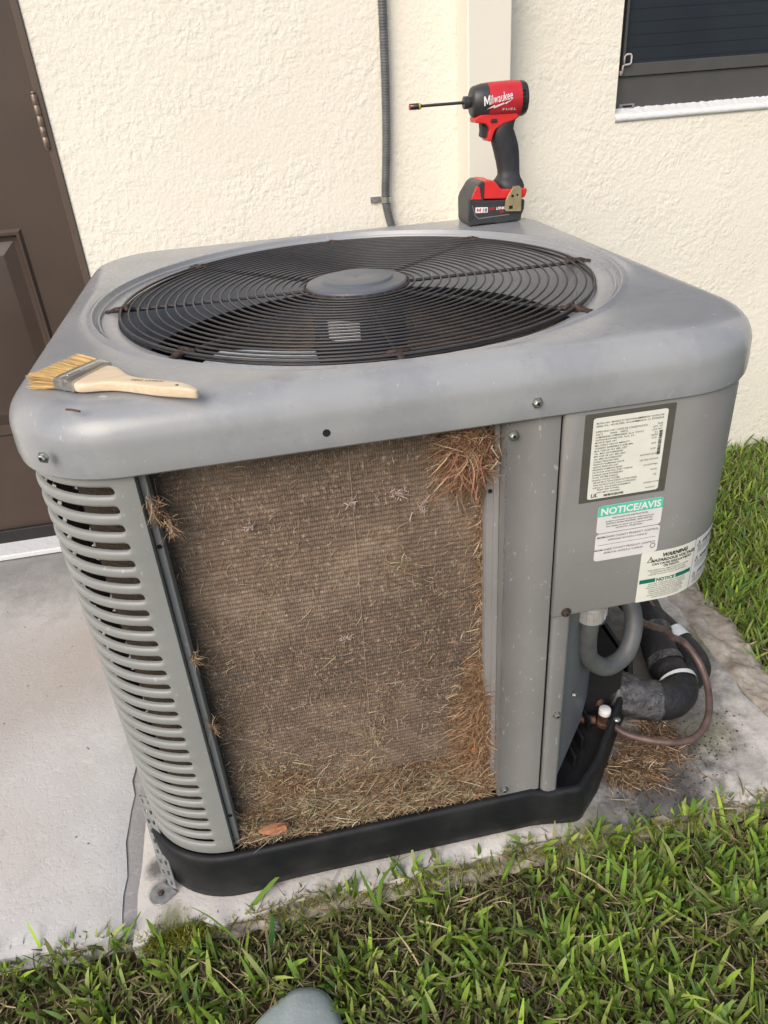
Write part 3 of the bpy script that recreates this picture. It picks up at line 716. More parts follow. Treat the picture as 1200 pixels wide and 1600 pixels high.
# front edge return of the louvered corner panel and the recessed rails either side of the coil
G().box(.1245, .0008, .0935, .1252, .014, ZC).o('panel_return', 'louver', ac)
G().box(.1262, .012, .09, .1345, .034, ZC+.004).o('coil_rail', 'louver', ac, bevel=.002)
G().box(.1255, .020, .09, .1262, .06, .6).o('coil_gap', 'hole', ac)
def rh(x, y, z, r=.0028):
    return G().lathe([(r, 0), (r, .0006)], (x, y-.0008, z), 'y', n=12).o('rivet_hole', 'hole', ac)
rh(.1302, .0112, .612); rh(.1302, .0112, .157)
g = G().box(.507, .0205, .09, .5212, .04, .655).box(.5150, .0165, .09, .5215, .0205, ZC+.004).box(.5062, .0235, .09, .507, .034, .64)
g.o('coil_rail', 'panel', ac, bevel=.0012)
rh(.5110, .0198, .612); rh(.5110, .0198, .168)
# post panel
g = G().box(.5218, 0, .088, .5866, .012, ZC+.006).box(.5218, .0, .088, .5235, .03, ZC+.006)
g.o('corner_post', 'post', ac, bevel=.0022)
screw(.5308, -.0002, .6897, ac); screw(.5308, -.0002, .1037, ac)
# seam, right hand post below control box
G().box(.5866, .006, .066, .592, .012, ZC).o('seam_gap', 'hole', ac)
g = G().grid(lambda u, v: ([(.5915, .012), (.5915, .003), (.5935, -.0005), (.597, -.0018), (.602, -.002), (.611, -.002), (.6148, -.0008), (.6162, .003), (.6165, .02)][u]+((.4245, .062)[v],)), list(range(9)), [0, 1])
g.o('service_post', 'post', ac, auto=60)
screw(.6063, -.0022, .2421, ac)
# angled service panel under the control box
pl = [(.6165, .012), (.622, .014), (.700, .105), (.742, .165), (.760, .20), (.772, .26), (.80, .31), (.857, .33)]
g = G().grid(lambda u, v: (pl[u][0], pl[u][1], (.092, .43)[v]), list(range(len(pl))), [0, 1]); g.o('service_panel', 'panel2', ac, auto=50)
g = G()
for (x, y, z) in ((.70, .103, .36), (.655, .05, .22)):
    screw(x, y, z, ac, (.75, -.66, 0), .003)
g = G().box(.735, .16, .05, .80, .32, .16).o('pipe_chase', 'hole', ac)
# ---- control box cover, wrapping the right front corner
segB = [('l', (.5905, -.004), (W-R0, -.004), 0, -1, .02), ('a', (W-R0, R0-.004+.0), -PI/2, 0, R0, 22), ('l', (W, R0), (W, .33), 1, 0, .05)]
bp = path_pts(0, segB); LBX = bp[-1][4]
def onB(s, z, out=0.):
    S_ = [p[4] for p in bp]; x = np.interp(s, S_, [p[0] for p in bp]); y = np.interp(s, S_, [p[1] for p in bp]); nx = np.interp(s, S_, [p[2] for p in bp]); ny = np.interp(s, S_, [p[3] for p in bp])
    l = math.hypot(nx, ny); return (x+nx/l*out, y+ny/l*out, z)
zb_ = .4215
sl_ = [p[4] for p in bp]
rows = [(zb_+.0, -.03), (zb_, -.003), (zb_+.0012, -.0008), (zb_+.003, 0), (.55, 0), (ZC+.006, 0)]
g = G().grid(lambda u, v: onB(u, rows[v][0], rows[v][1]), [s for s in sl_], list(range(len(rows))))
g.add([onB(0, zb_, 0), onB(0, ZC+.006, 0), (.5905, .012, ZC+.006), (.5905, .012, zb_)], [(0,1,2,3)])
ctl = g.o('control_box_cover', 'panel', ac, auto=50)
und = [onB(s, zb_+.012, -.0305) for s in sl_]+[(.60, .33, zb_+.012), (.60, .02, zb_+.012)]
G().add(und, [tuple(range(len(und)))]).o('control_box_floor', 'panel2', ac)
screw(.6072, -.0045, .4290, ac, r=.0045, mat='rust')
# ---- labels: written in (s,z) on the cover and bent round its corner
SX = lambda x: x-.5905
def patch(name, s0, z0, s1, z1, mat, parent, out, r=.003, n=14, sk=0.):
    """rounded rectangle conforming to the cover; sk = vertical skew"""
    g = G(); cols = []
    ss = sorted(set(list(np.linspace(s0, s1, n))+[s0+r*.3, s0+r*.05, s0+r, s1-r, s1-r*.3, s1-r*.05]))
    for s in ss:
        e = min(s-s0, s1-s); h = 0 if e >= r else r-math.sqrt(max(0, r*r-(r-e)**2))
        cols += [onB(s, z0+h+sk*(s-s0), out), onB(s, z1-h+sk*(s-s0), out)]
    return g.add(cols, [(2*i, 2*i+2, 2*i+3, 2*i+1) for i in range(len(ss)-1)]).o(name, mat, parent)
def write(items, name, mat, parent, out, sk=0., s0=0.):
    g = G()
    for (txt, s, z, size, kw) in items:
        V, F = textmesh(txt, size, **kw)
        if kw.get('align') == 'RIGHT': pass
        g.add([onB(s+x, z+y+sk*(s+x-s0), out) for x, y, _ in V], F)
    me = bpy.data.meshes.new(name); me.from_pydata(g.V, [], g.F); me.update(); me.materials.append(M[mat]); return link(name, me, parent)
# rating plate
a0, a1, b0, b1 = SX(.6125), SX(.722), .5895, .7035
bk = patch('rating_plate', a0, b0, a1, b1, 'plate', ac, .0004, r=.001)
lab = patch('rating_sticker', SX(.6225), .5935, SX(.7125), .698, 'label', bk, .0010, r=.003)
it = []; zz_ = .6915; x0 = SX(.6262)
LN = [('MODEL NO. / MODELE ET RECONNAISSANCE', 'MFD. FOR / OUTDOOR'), ('SERIAL NO. / NO DE SERIE  W101409083', 'FABRIQUE / A L EXTERIEUR'), ('', ''), ('OPERATING UNIT / UNITE DE CONDENSATION', 'YEAR'), ('VOLTS           PHASE     HERTZ', 'QTY.  HP'),
 ('COMPRESSOR COMPRESSEUR  R.L.A. 14.9/14.9', 'L.R.A. 90.3'), ('OUTDOOR FAN MOTOR   F.L.A.  2.0', '0.2  1/5'), ('MOTEUR VENT. EXT.', 'HZ/PH    1'), ('MIN. SUPPLY CIRCUIT AMPACITY', '21/21    A'), ('COURANT ADMISSIBLE D ALIM. MIN.', ''),
 ('MAX. FUSE OR CKT. BRK. SIZE*', '35/35    A'), ('CAL. MAX. DE FUSIBLE/DISJ*', ''), ('MIN. FUSE OR CKT. BRK. SIZE*', '25/25    A'), ('CAL. MIN. DE FUSIBLE/DISJ*', ''), ('DESIGN PRESSURE HIGH', '450 PSIG/3102 KPA'), ('PRESSION NOMINALE HAUTE', ''),
 ('DESIGN PRESSURE LOW', '250 PSIG/1723 KPA'), ('PRESSION NOMINALE BASSE', ''), ('OUTDOOR UNITS FACTORY CHARGE', '132 OZ/3740G'), ('CHARGE USINE EXTERIEURES', ''), ('TOTAL SYSTEM CHARGE', 'R410A'), ('CHARGE TOTALE SYSTEME', ''), ('SEE INSTRUCTIONS INSIDE ACCESS PANEL', 'OZ'), ('VOIR INSTRUCTIONS DANS LE PANNEAU', ''), ('SUBCOOL / SOUS-REFROIDISSEMENT', '')]
for i, (l, r_) in enumerate(LN):
    z = zz_-i*.00345
    if l: it.append((l, x0+(.002 if i > 21 else 0), z-.0012, .0029, dict(bold=.006)))
    if r_: it.append((r_, SX(.7075), z-.0012, .0029, dict(bold=.006, align='RIGHT')))
it += [('Rheem Sales Company', SX(.634), .6045, .0030, dict(bold=.006)), ('FORT SMITH, ARKANSAS', SX(.634), .6008, .0026, dict(bold=.006)), ('ASSEMBLED IN MEXICO', SX(.6925), .6045, .0024, dict(bold=.004)), ('92-24426-01', SX(.696), .5975, .0024, dict(bold=.004))]
write(it, 'rating_text', 'inkgrey', lab, .0014)
write([('UL', SX(.6262), .5960, .0072, dict(bold=.02, shear=.2))], 'certification_mark', 'ink', lab, .0014)
g = G()
def bars(g, s0, z0, s1, z1, vert, out, n):
    random.seed(5)
    for k in range(n):
        a = k/n; b = a+random.uniform(.3, .8)/n
        if vert: q = [(s0, z0+(z1-z0)*a), (s1, z0+(z1-z0)*a), (s1, z0+(z1-z0)*b), (s0, z0+(z1-z0)*b)]
        else: q = [(s0+(s1-s0)*a, z0), (s0+(s1-s0)*b, z0), (s0+(s1-s0)*b, z1), (s0+(s1-s0)*a, z1)]
        g.add([onB(s, z, out) for s, z in q], [(0,1,2,3)])
bars(g, SX(.7045), .641, SX(.7085), .672, True, .0014, 40); g.o('barcode', 'ink', lab); g = G()
bars(g, SX(.643), .5955, SX(.668), .5985, False, .0014, 34); g.o('barcode', 'ink', lab)
# notice / avis
n1 = patch('notice_sticker', SX(.6385), .5425, SX(.7230), .5815, 'label2', ac, .0006, r=.0045)
# teal header clipped to rounded top
def header(s0, z0, s1, z1, r, parent, out):
    ss = sorted(set(list(np.linspace(s0, s1, 8))+[s0+r*f for f in (.05, .3, .6, 1)]+[s1-r*f for f in (.05, .3, .6, 1)])); V = []
    for s in ss:
        e = min(s-s0, s1-s); h = 0 if e >= r else r-math.sqrt(max(0, r*r-(r-e)**2)); V += [onB(s, z0, out), onB(s, z1-h, out)]
    return G().add(V, [(2*i, 2*i+2, 2*i+3, 2*i+1) for i in range(len(ss)-1)]).o('teal_header', 'teal', parent)
header(SX(.6385)+.0002, .5665, SX(.7230)-.0002, .5813, .0044, n1, .0009)
write([('NOTICE/AVIS', SX(.6808), .5690, .0132, dict(bold=.03, align='CENTER', space=1.0))], 'notice_heading', 'white_ink', n1, .0013)
cc = dict(bold=.004, align='CENTER')
write([('INSTALLATION INSTRUCTION', SX(.6808), .5620, .0034, cc), ('Installer et entretenir le systeme conformement aux', SX(.6808), .5580, .0030, cc), ('INSTRUCTIONS PROVIDED, READ BEFORE', SX(.6808), .5543, .0032, cc), ('Faire installer et reparer par un technicien qualifie', SX(.6808), .5507, .0030, cc), ('NOTICE D UTILISATION', SX(.6808), .5470, .0032, cc)], 'notice_text', 'inkgrey', n1, .0013)
n2 = patch('approval_sticker', SX(.6385), .5015, SX(.7235), .5415, 'label2', ac, .0006, r=.0045)
write([('MIAMI-DADE COUNTY PRODUCT CONTROL', SX(.6808), .5352, .0040, cc), ('APPROVAL NOTICE # 13-0430.09', SX(.6808), .5303, .0036, cc), ('MIAMI-DADE COUNTY PRODUCT CONTROL', SX(.6790), .5165, .0040, cc), ('APPROVAL NOTICE # 13-0430.09', SX(.6770), .5115, .0036, cc)], 'approval_text', 'inkgrey', n2, .0011)
g = G(); g.add([onB(SX(.643)+.0, .5250, .0011), onB(SX(.719), .5250, .0011), onB(SX(.719), .5254, .0011), onB(SX(.643), .5254, .0011)], [(0,1,2,3)])
def circ(g, s, z, r, t, out, n=20):
    V = []
    for k in range(n): a = 2*PI*k/n; V += [onB(s+r*math.cos(a), z+r*math.sin(a), out), onB(s+(r-t)*math.cos(a), z+(r-t)*math.sin(a), out)]
    g.add(V, [(2*k, (2*k+2) % (2*n), (2*k+3) % (2*n), 2*k+1) for k in range(n)])
circ(g, SX(.7165), .5120, .0036, .0008, .0011); g.o('approval_seal', 'inkgrey', n2)
# warning label (ivory) and the second panel that wraps the corner
wl = patch('warning_sticker', SX(.7035), .4235, SX(.7035)+.082, .5015, 'label', ac, .0006, r=.002, n=24)
c0 = SX(.7035)+.044
write([('WARNING', c0+.004, .4915, .0078, dict(bold=.045, align='CENTER', shear=.15)), ('HAZARDOUS VOLTAGE', c0+.004, .4850, .0062, dict(bold=.035, align='CENTER')), ('CAN CAUSE SERIOUS INJURY', c0+.002, .4800, .0046, dict(bold=.03, align='CENTER')), ('OR DEATH', c0, .4755, .0046, dict(bold=.03, align='CENTER'))], 'warning_heading', 'ink', wl, .0011)
LT = ['DISCONNECT ALL REMOTE ELECTRIC POWER', 'SUPPLIES BEFORE SERVICING THIS UNIT.', 'FAILURE TO DO SO COULD CAUSE INJURY.']
it = [(t, c0-.002, .4712-.0034*i, .0029, cc) for i, t in enumerate(LT)]
LT2 = ['THIS UNIT IS DESIGNED FOR OUTDOOR USE', 'USE COPPER CONDUCTORS ONLY. CONNECT', 'THE WIRES IN ACCORDANCE WITH CODES AND', 'THE DIAGRAM INSIDE THE ACCESS PANEL', 'THERMOSTAT MUST BE SET TO OFF BEFORE', 'THE COVER IS REMOVED. REFER TO THE', 'INSTALLATION MANUAL FOR CHARGE AND', 'CLEARANCES AROUND THE UNIT.']
it += [(t, c0-.002, .4495-.0031*i, .0027, cc) for i, t in enumerate(LT2)]
write(it, 'warning_text', 'inkgrey', wl, .0011)
g = G()
def bar(g, s0, z0, s1, z1, out, n=8):
    for k in range(n):
        a, b = s0+(s1-s0)*k/n, s0+(s1-s0)*(k+1)/n; g.add([onB(a, z0, out), onB(b, z0, out), onB(b, z1, out), onB(a, z1, out)], [(0,1,2,3)])
bar(g, SX(.7035)+.002, .4530, SX(.7035)+.024, .4592, .0010); g.o('green_band', 'green', wl); g = G(); bar(g, SX(.7035)+.0535, .4530, SX(.7035)+.0795, .4592, .0010); g.o('green_band', 'green', wl)
write([('NOTICE', SX(.7035)+.0385, .4535, .0072, dict(bold=.04, align='CENTER'))], 'notice_word', 'green', wl, .0011)
def tri(g, s, z, h, out, t=.0007):
    pts = [(s-h*.5, z), (s+h*.5, z), (s, z+h)]
    for (a, b) in ((0,1),(1,2),(2,0)):
        p, q = pts[a], pts[b]; dx, dz_ = q[0]-p[0], q[1]-p[1]; l = math.hypot(dx, dz_); nx, nz_ = -dz_/l*t, dx/l*t
        g.add([onB(p[0], p[1], out), onB(q[0], q[1], out), onB(q[0]+nx, q[1]+nz_, out), onB(p[0]+nx, p[1]+nz_, out)], [(0,1,2,3)])
    g.add([onB(s-.0004, z+h*.3, out), onB(s+.0004, z+h*.3, out), onB(s+.0004, z+h*.7, out), onB(s-.0004, z+h*.7, out)], [(0,1,2,3)])
g = G(); tri(g, SX(.7035)+.0135, .4855, .009, .0011); g.o('warning_triangle', 'ink', wl)
s2 = SX(.7035)+.0828; wl2 = patch('multilingual_warning_sticker', s2, .4235, s2+.085, .5015, 'label2', ac, .0006, r=.002, n=34)
g = G(); it = []; it2 = []
for k, zz3 in enumerate((.4895, .4655, .4405)):
    tri(g, s2+.008, zz3-.001, .008, .0011)
    it.append((('AVERTISSEMENT', 'ADVERTENCIA', 'AVERTISSEMENT')[k], s2+.016, zz3, .0062, dict(bold=.035, shear=.15)))
    for q in range(3): it2.append((('TENSION DANGEREUSE PEUT CAUSER', 'DES BLESSURES GRAVES OU LA MORT', 'COUPER LE COURANT AVANT ENTRETIEN')[q], s2+.006, zz3-.0048-.0036*q, .0030, dict(bold=.004)))
g.o('warning_triangle', 'ink', wl2)
for q_ in it: write([q_], 'warning_heading', 'ink', wl2, .0011)
write(it2, 'warning_text', 'inkgrey', wl2, .0011)
# ---- black base pan
bo = []   # outline at base: left front corner rounded, right front chamfered
r_ = R0+.004
def arc(cx_, cy_, r, a0, a1, n): return [(cx_+r*math.cos(a0+(a1-a0)*k/n), cy_+r*math.sin(a0+(a1-a0)*k/n)) for k in range(n+1)]
bo += arc(R0, R0, r_, PI, 1.5*PI, 14)
bo += [(R0+k*(.655-R0)/20, -.004) for k in range(1, 20)]
bo += arc(.645, .016, .022, -PI/2, -.75, 4)
bo += [(.70, .035), (.74, .083), (.79, .143), (.84, .198)]
bo += [(W+.002, .235), (W+.002, .45), (W+.002, D-R0)]+arc(W-R0, D-R0, r_, 0, PI/2, 8)+[(W/2, D+.004)]+arc(R0, D-R0, r_, PI/2, PI, 8)
def lvl(dx, z, fn=None):
    out = []
    n = len(bo)
    for i, (x, y) in enumerate(bo):
        p = Vector(bo[i-1]); q = Vector(bo[(i+1) % n]); t = (q-p).normalized(); nrm = Vector((t.y, -t.x))
        zz = z if fn is None else fn(x, y, z)
        out.append((x+nrm.x*dx, y+nrm.y*dx, zz))
    return out
def arch(x, y, z):
    if y < .01 and .15 < x < .62: return z+.011*min(1, (x-.15)/.03, (.62-x)/.03)
    if x > .66 and y < .25: return z+.0
    return z
def topz(x, y, z):      # rim dips slightly at the right
    if y < .3 and x > .585: return z-.012*min(1, (x-.585)/.01)
    return z
lv = [lvl(-.012, .0, arch), lvl(.0, .0, arch), lvl(.005, .004, arch), lvl(.0065, .02, lambda x, y, z: arch(x, y, z)), lvl(.0055, .06, topz), lvl(.005, .084, topz), lvl(.003, .0895, topz), lvl(-.001, .0915, topz), lvl(-.005, .0905, topz), lvl(-.006, .084, topz), lvl(-.008, .045)]
n = len(bo); V = [v for l in lv for v in l]; F = [(j*n+i, j*n+(i+1) % n, (j+1)*n+(i+1) % n, (j+1)*n+i) for j in range(len(lv)-1) for i in range(n)]
F.append(tuple((len(lv)-1)*n+i for i in range(n)))
mk('base_pan', V, F, 'base', ac, auto=50)
# slotted wells of the base visible under the service panel
g = G()
for k in range(3):
    a = Vector((.668+.028*k, .052+.034*k)); g.box(a.x, a.y, .045, a.x+.005, a.y+.05, .075)
g.o('base_ribs', 'base', ac, bevel=.001)
G().add([(.845, .18, .01), (.6, .01, .045), (.6, .3, .045), (.85, .3, .045)], [(0,1,2,3)])
G().lathe([(.005, 0), (.0055, .002), (.003, .004)], (.760, .093, .093), n=12).o('bolt', 'screw', ac)
# ---- hold-down strap, slotted
st = G(); 
A, B = Vector((.001, .095, .135)), Vector((.016, .030, .004)); 
tdir = (B-A).normalized(); sdir = Vector((.62, -.75, 0)).normalized(); sdir = (sdir-tdir*sdir.dot(tdir)).normalized(); ndir = tdir.cross(sdir).normalized()
if ndir.y > 0: ndir = -ndir
Ls = (B-A).length; wS = .0165; base_off = ndir*.002
def sp_(t, s_, o_=0): return tuple(A+tdir*t+sdir*s_+base_off+ndir*o_)
ts = [0]; ns = 9; step = Ls/ns
def quad(t0, t1, s0, s1):
    V = [sp_(t0, s0), sp_(t1, s0), sp_(t1, s1), sp_(t0, s1), sp_(t0, s0, -.0015), sp_(t1, s0, -.0015), sp_(t1, s1, -.0015), sp_(t0, s1, -.0015)]
    st.add(V, [(0,1,2,3),(7,6,5,4),(0,4,5,1),(1,5,6,2),(2,6,7,3),(3,7,4,0)])
for k in range(ns):
    t0 = k*step; t1 = t0+step; a, b = t0+step*.30, t1-step*.30
    quad(t0, a, -wS, wS); quad(b, t1, -wS, wS); quad(a, b, -wS, -wS*.62); quad(a, b, wS*.62, wS); quad(a, b, -wS*.24, wS*.24)
stp = st.o('hold_down_strap', 'galv', ac)
g = G(); pad = [Vector(sp_(Ls, -wS)), Vector(sp_(Ls, wS))]; fc = (pad[0]+pad[1])/2+Vector((-.013, -.008, 0))
poly = [(pad[1].x, pad[1].y)]+[(fc.x+.0175*math.cos(a), fc.y+.0175*math.sin(a)) for a in np.linspace(-1.3, -4.6, 14)]+[(pad[0].x, pad[0].y)]
g.prism_z(poly, .0035, .0058); g.o('strap_foot', 'galv', stp, bevel=.0005)
G().lathe([(.005, 0), (.0048, .002), (.003, .0035)], (fc.x, fc.y, .0058), n=6).o('anchor_screw', 'rust', stp)

# ============================================================ debris on the coil
def thick(x, z):
    t = 0.
    t += .033*max(0, 1-(z-.085)/(.045+.03*(.5+.5*math.sin(x*21+1))+.03*max(0, (x-.33)/.12)))**1.2 if z > .092 else 0.
    e = (.510-x)/.045                       # strip along the right edge, denser between z .1 and .32
    k = max(0, 1-e)*(.3+.7*(1 if z < .3 else 0)*(1-abs(z-.2)/.2) if z < .34 else .12)
    t = max(t, .021*max(0, k))
    dx, dz = (x-.488)/.036, (z-.675)/.065; q = 1-dx*dx-dz*dz
    t = max(t, .030*max(0, q)**.7)
    dx, dz = (x-.505)/.035, (z-.265)/.035; t = max(t, .016*max(0, 1-dx*dx-dz*dz))
    dx, dz = (x-.22)/.05, (z-.13)/.075; t = max(t, .006*max(0, 1-dx*dx-dz*dz))
    return t
U = np.linspace(.1355, .5085, 150); Vz = np.linspace(.0925, .712, 240); g = G(); pts = []
for x in U:
    for z in Vz:
        t = thick(x, z); t2 = t*(1+.5*vnoise(x, z, 55, 3)+.35*vnoise(x, z, 140, 8)) if t > 0 else 0
        pts.append((x, ci+.001-(t2-.002 if t2 > .0022 else -.004)-.0, z))
m_ = len(Vz); F = []
for i in range(len(U)-1):
    for j in range(m_-1):
        if min(pts[i*m_+j][1], pts[(i+1)*m_+j][1], pts[i*m_+j+1][1], pts[(i+1)*m_+j+1][1]) < ci: F.append((i*m_+j, (i+1)*m_+j, (i+1)*m_+j+1, i*m_+j+1))
used = sorted({k for f in F for k in f}); mp = {k: i for i, k in enumerate(used)}
mk('lint_mat', [pts[k] for k in used], [tuple(mp[k] for k in f) for f in F], 'dirtmat', None, smooth=True)
tag(bpy.data.objects['lint_mat'], 'brown matted lint and soil packed along the bottom and right side of the exposed coil', 'debris', kind='stuff')
def scatter(n, dens, L0, L1, w0, w1, cols, off=.001, vert=.5):
    P, Dn, Ln, Wd, Cu, Cc = [], [], [], [], [], []
    while len(P) < n:
        x = random.uniform(.137, .508); z = random.uniform(.088, .71)
        if random.random() > dens(x, z): continue
        t = thick(x, z); P.append((x, ci-t*random.uniform(.6, 1.05)-off, z))
        a = random.gauss(PI/2, .5) if random.random() < vert else random.uniform(0, PI)
        dd = (math.cos(a), -abs(random.gauss(0, .25 if t > .004 else .08)), math.sin(a)*random.choice((-1, 1)))
        Dn.append(dd); l = random.uniform(L0, L1)*(1.35 if t > .006 else 1); Ln.append(l); Wd.append(random.uniform(w0, w1))
        Cu.append((random.gauss(0, .6), random.gauss(-.02, .12), random.gauss(-.15, .5)))
        c = random.choice(cols); k = random.uniform(.6, 1.3); Cc.append([v*k for v in c])
    return [np.array(q, float) for q in (P, Dn, Ln, Wd, Cu, Cc)]
tan = [(.42,.29,.18), (.36,.24,.145), (.5,.38,.25), (.26,.15,.085), (.32,.18,.10), (.58,.48,.34)]
olive = [(.38,.33,.2), (.46,.41,.27), (.30,.27,.15), (.54,.48,.35)]
def dn1(x, z):
    t = thick(x, z); nn = vnoise(x, z, 13, 5)*.5+.5
    return min(1, .10+.38*max(0, nn-.42)*(1.3-z)+(.9 if t > .004 else 0)*1)
A_ = scatter(7500, lambda x, z: .18+.9*max(0, vnoise(x, z, 11, 5)+.05)*(1.25-z), .003, .012, .0004, .0009, [(.30,.22,.15), (.36,.27,.19), (.46,.37,.27), (.26,.18,.12), (.34,.2,.13)], vert=.6)
B_ = scatter(14000, lambda x, z: 1. if thick(x, z) > .002 else .0, .005, .018, .0005, .0012, tan+[(.16,.10,.06)]*2, vert=.25)
C_ = scatter(2000, lambda x, z: 1. if z < .135+.02*math.sin(x*30) else 0., .008, .024, .0006, .0014, olive+tan[:1], off=.003, vert=.1)
D_ = scatter(900, lambda x, z: 1. if ((x-.488)/.037)**2+((z-.675)/.06)**2 < 1 else 0., .007, .022, .0005, .0013, [(.40,.20,.12), (.33,.18,.11), (.48,.33,.2), (.22,.12,.07), (.36,.15,.11)], off=.004, vert=.75)
E_ = scatter(1900, lambda x, z: max(0, (.30-z)/.2)*max(0, vnoise(x, z, 16, 21)+.12+.25*math.exp(-((x-.31)/.03)**2)+.3*math.exp(-((x-.2)/.05)**2))*1.6 if z < .30 else max(0, vnoise(x, z, 9, 31)-.25)*.7, .006, .020, .0005, .0012, tan+olive, off=.0015, vert=.3)
F_ = scatter(2600, lambda x, z: 1. if x > .455+.04*math.sin(z*25) and z < .33 and thick(x, z) > .002 else 0., .007, .022, .0006, .0014, [(.30,.17,.09), (.38,.24,.14), (.24,.13,.07), (.46,.31,.19)], off=.003, vert=.4)
mrg = [np.concatenate(q) for q in zip(A_, B_, C_, D_, E_, F_)]
# a tuft caught on the left rail, and one hanging over the right post
ex = []
for (x, y, z, n_, s_) in ((.136, .008, .662, 130, .010), (.146, .010, .635, 80, .008), (.137, .01, .45, 60, .004), (.138, .012, .33, 50, .004), (.510, .012, .665, 90, .014)):
    P = np.array([[x, y, z]])+rng.normal(size=(n_, 3))*s_*np.array([.35, .5, 1.]); ex.append((P, rng.normal(size=(n_, 3))*np.array([.5, .4, 1])+np.array([.25, -.1, -.5]), rng.uniform(.004, .013, n_), rng.uniform(.0005, .0012, n_), rng.normal(size=(n_, 3))*.6, np.array([random.choice(tan) for _ in range(n_)])))
mrg = [np.concatenate([m0]+[e[i] for e in ex]) for i, m0 in enumerate(mrg)]
tp = mrg[0]+(mrg[1]/np.linalg.norm(mrg[1], axis=1)[:, None]+mrg[4])*mrg[2][:, None]
keep_ = (tp[:, 2] < .704) & ((tp[:, 1] > -.003) | (tp[:, 2] > .092)) & (tp[:, 0] < .535); mrg = [q[keep_] for q in mrg]
o = fibres('dry_clippings', *mrg, 'straw'); tag(o, 'loose dry grass clippings and fibres caught on the dusty coil face', 'debris', kind='stuff')
# dry leaf resting in the debris, lint tufts, small orange leaf
def leafmesh(name, c, L_, Wd, ang, nrm_tilt, mat, label, cat='leaf', group=None, curl=.3):
    g = G(); n, mm = 14, 9; V = []
    for i in range(n+1):
        u = i/n; hw = Wd*.5*math.sin(PI*min(1, u*.94+.03))**.75
        for j in range(mm):
            v = j/(mm-1)*2-1; a = (u-.5)*L_; b = v*hw
            d = .12*L_*math.sin(u*PI)*curl+abs(v)*hw*.35*curl+.0008*vnoise(u*4, v*2, 1, 3)
            ca, sa = math.cos(ang), math.sin(ang); V.append((c[0]+a*ca-b*sa, c[1]-d-(a*sa+b*ca)*nrm_tilt*.5, c[2]+a*sa+b*ca))
    g.add(V, [(i*mm+j, (i+1)*mm+j, (i+1)*mm+j+1, i*mm+j+1) for i in range(n) for j in range(mm-1)])
    o = g.o(name, mat, smooth=True); tag(o, label, cat, group); return o
leafmesh('dry_leaf', (.186, .004, .1215), .044, .030, .15, .3, 'leaf', 'large brown orange dry leaf lying in the debris at the bottom left of the coil')
leafmesh('dry_leaf', (.196, -.003, .1245), .020, .018, .9, .3, 'leaf', 'small curled brown leaf piece overlapping the large dry leaf on the coil')
M['orangeleaf'] = flat('orange_leaf', (.6,.2,.05), .5).m
leafmesh('leaf_scrap', (.4885, .018, .183), .010, .006, .9, .0, 'orangeleaf', 'tiny bright orange leaf scrap in the clippings at the right side of the coil')
M['lint'] = flat('pale_lint', (.5,.38,.33), .95, var=.2, sc=200).m
def lint(x, z, w, h, label, n=3, mat='lint'):
    k = int(60+w*h*9e5); P = np.c_[x+rng.normal(0, w*.45, k), ci-.0015-np.abs(rng.normal(0, .0015, k)), z+rng.normal(0, h*.45, k)]
    C = np.array([(.52,.40,.35)])*rng.uniform(.7, 1.25, (k, 1))
    o = fibres('lint_tuft', P, rng.normal(size=(k, 3))*np.array([1, .3, 1]), rng.uniform(.0015, .005, k), rng.uniform(.0004, .0012, k), rng.normal(size=(k, 3))*.8, C, 'straw'); tag(o, label, 'lint')
lint(.4055, .6205, .014, .0075, 'widest pale pink lint tuft stuck to the upper middle of the coil', 4)
lint(.3475, .6165, .006, .0055, 'small pale lint tuft touching the thread near the top of the coil', 2)
lint(.4335, .596, .006, .008, 'beige lint tuft below and right of the widest tuft on the coil', 2)
lint(.3225, .42, .009, .005, 'pale lint speck left of the thread halfway down the coil', 2)
lint(.1795, .705, .004, .004, 'yellowish scrap just under the cover at the top left of the coil', 2)
lint(.2285, .605, .006, .005, 'small whitish lint tuft on the upper left of the coil', 2)

# ============================================================ pipes at the right
wh = empty('electrical_whip', (.69, .06, .2), 'smooth grey flexible conduit looping below the control box beside the service post', 'conduit')
P = [(.676, .06, .44), (.676, .06, .36), (.678, .066, .31), (.690, .078, .262), (.716, .088, .228), (.742, .098, .215), (.772, .11, .226), (.790, .13, .262), (.787, .15, .300), (.772, .175, .34), (.76, .2, .40)]
pp = smoothpath(P, 8); G().tube(pp, .0142, 20).o('hose', 'whip', wh, smooth=True)
cn = G().lathe([(.0165, -.035), (.0205, -.034), (.0215, -.030), (.0215, -.010), (.0195, -.008), (.0195, .0), (.0225, .002), (.0225, .02), (.019, .022)], (.676, .06, .390), n=28).o('connector', 'whipcon', wh, auto=40)
g = G()
for k in range(14): a = 2*PI*k/14; g.box(.676+.0212*math.cos(a)-.0012, .06+.0212*math.sin(a)-.0012, .362, .676+.0212*math.cos(a)+.0012, .06+.0212*math.sin(a)+.0012, .379)
g.o('grip_ribs', 'whipcon', cn)
ins = empty('insulated_suction_pipe', (.9, .2, 0), 'thick black foam insulated pipe with silver tape bending behind the condenser', 'pipe')
P = [(.765, .20, .075), (.80, .188, .066), (.835, .170, .052), (.875, .158, .045), (.905, .160, .043), (.928, .180, .045), (.930, .215, .05), (.935, .26, .058), (.948, .32, .07), (.955, .40, .085), (.94, .52, .10), (.92, .7, .14), (.9, .95, .2), (.9, 1.14, .22)]
pp = smoothpath(P, 8); rad = []
for i, p in enumerate(pp):
    r = .032 if .2 < p.y < .45 and p.x > .9 else .0345
    rad.append(r*(1+.035*vnoise(i*.35, 0, 1, 2)))
G().tube(pp, rad, 26).o('foam_sleeve', 'foam', ins, smooth=True)
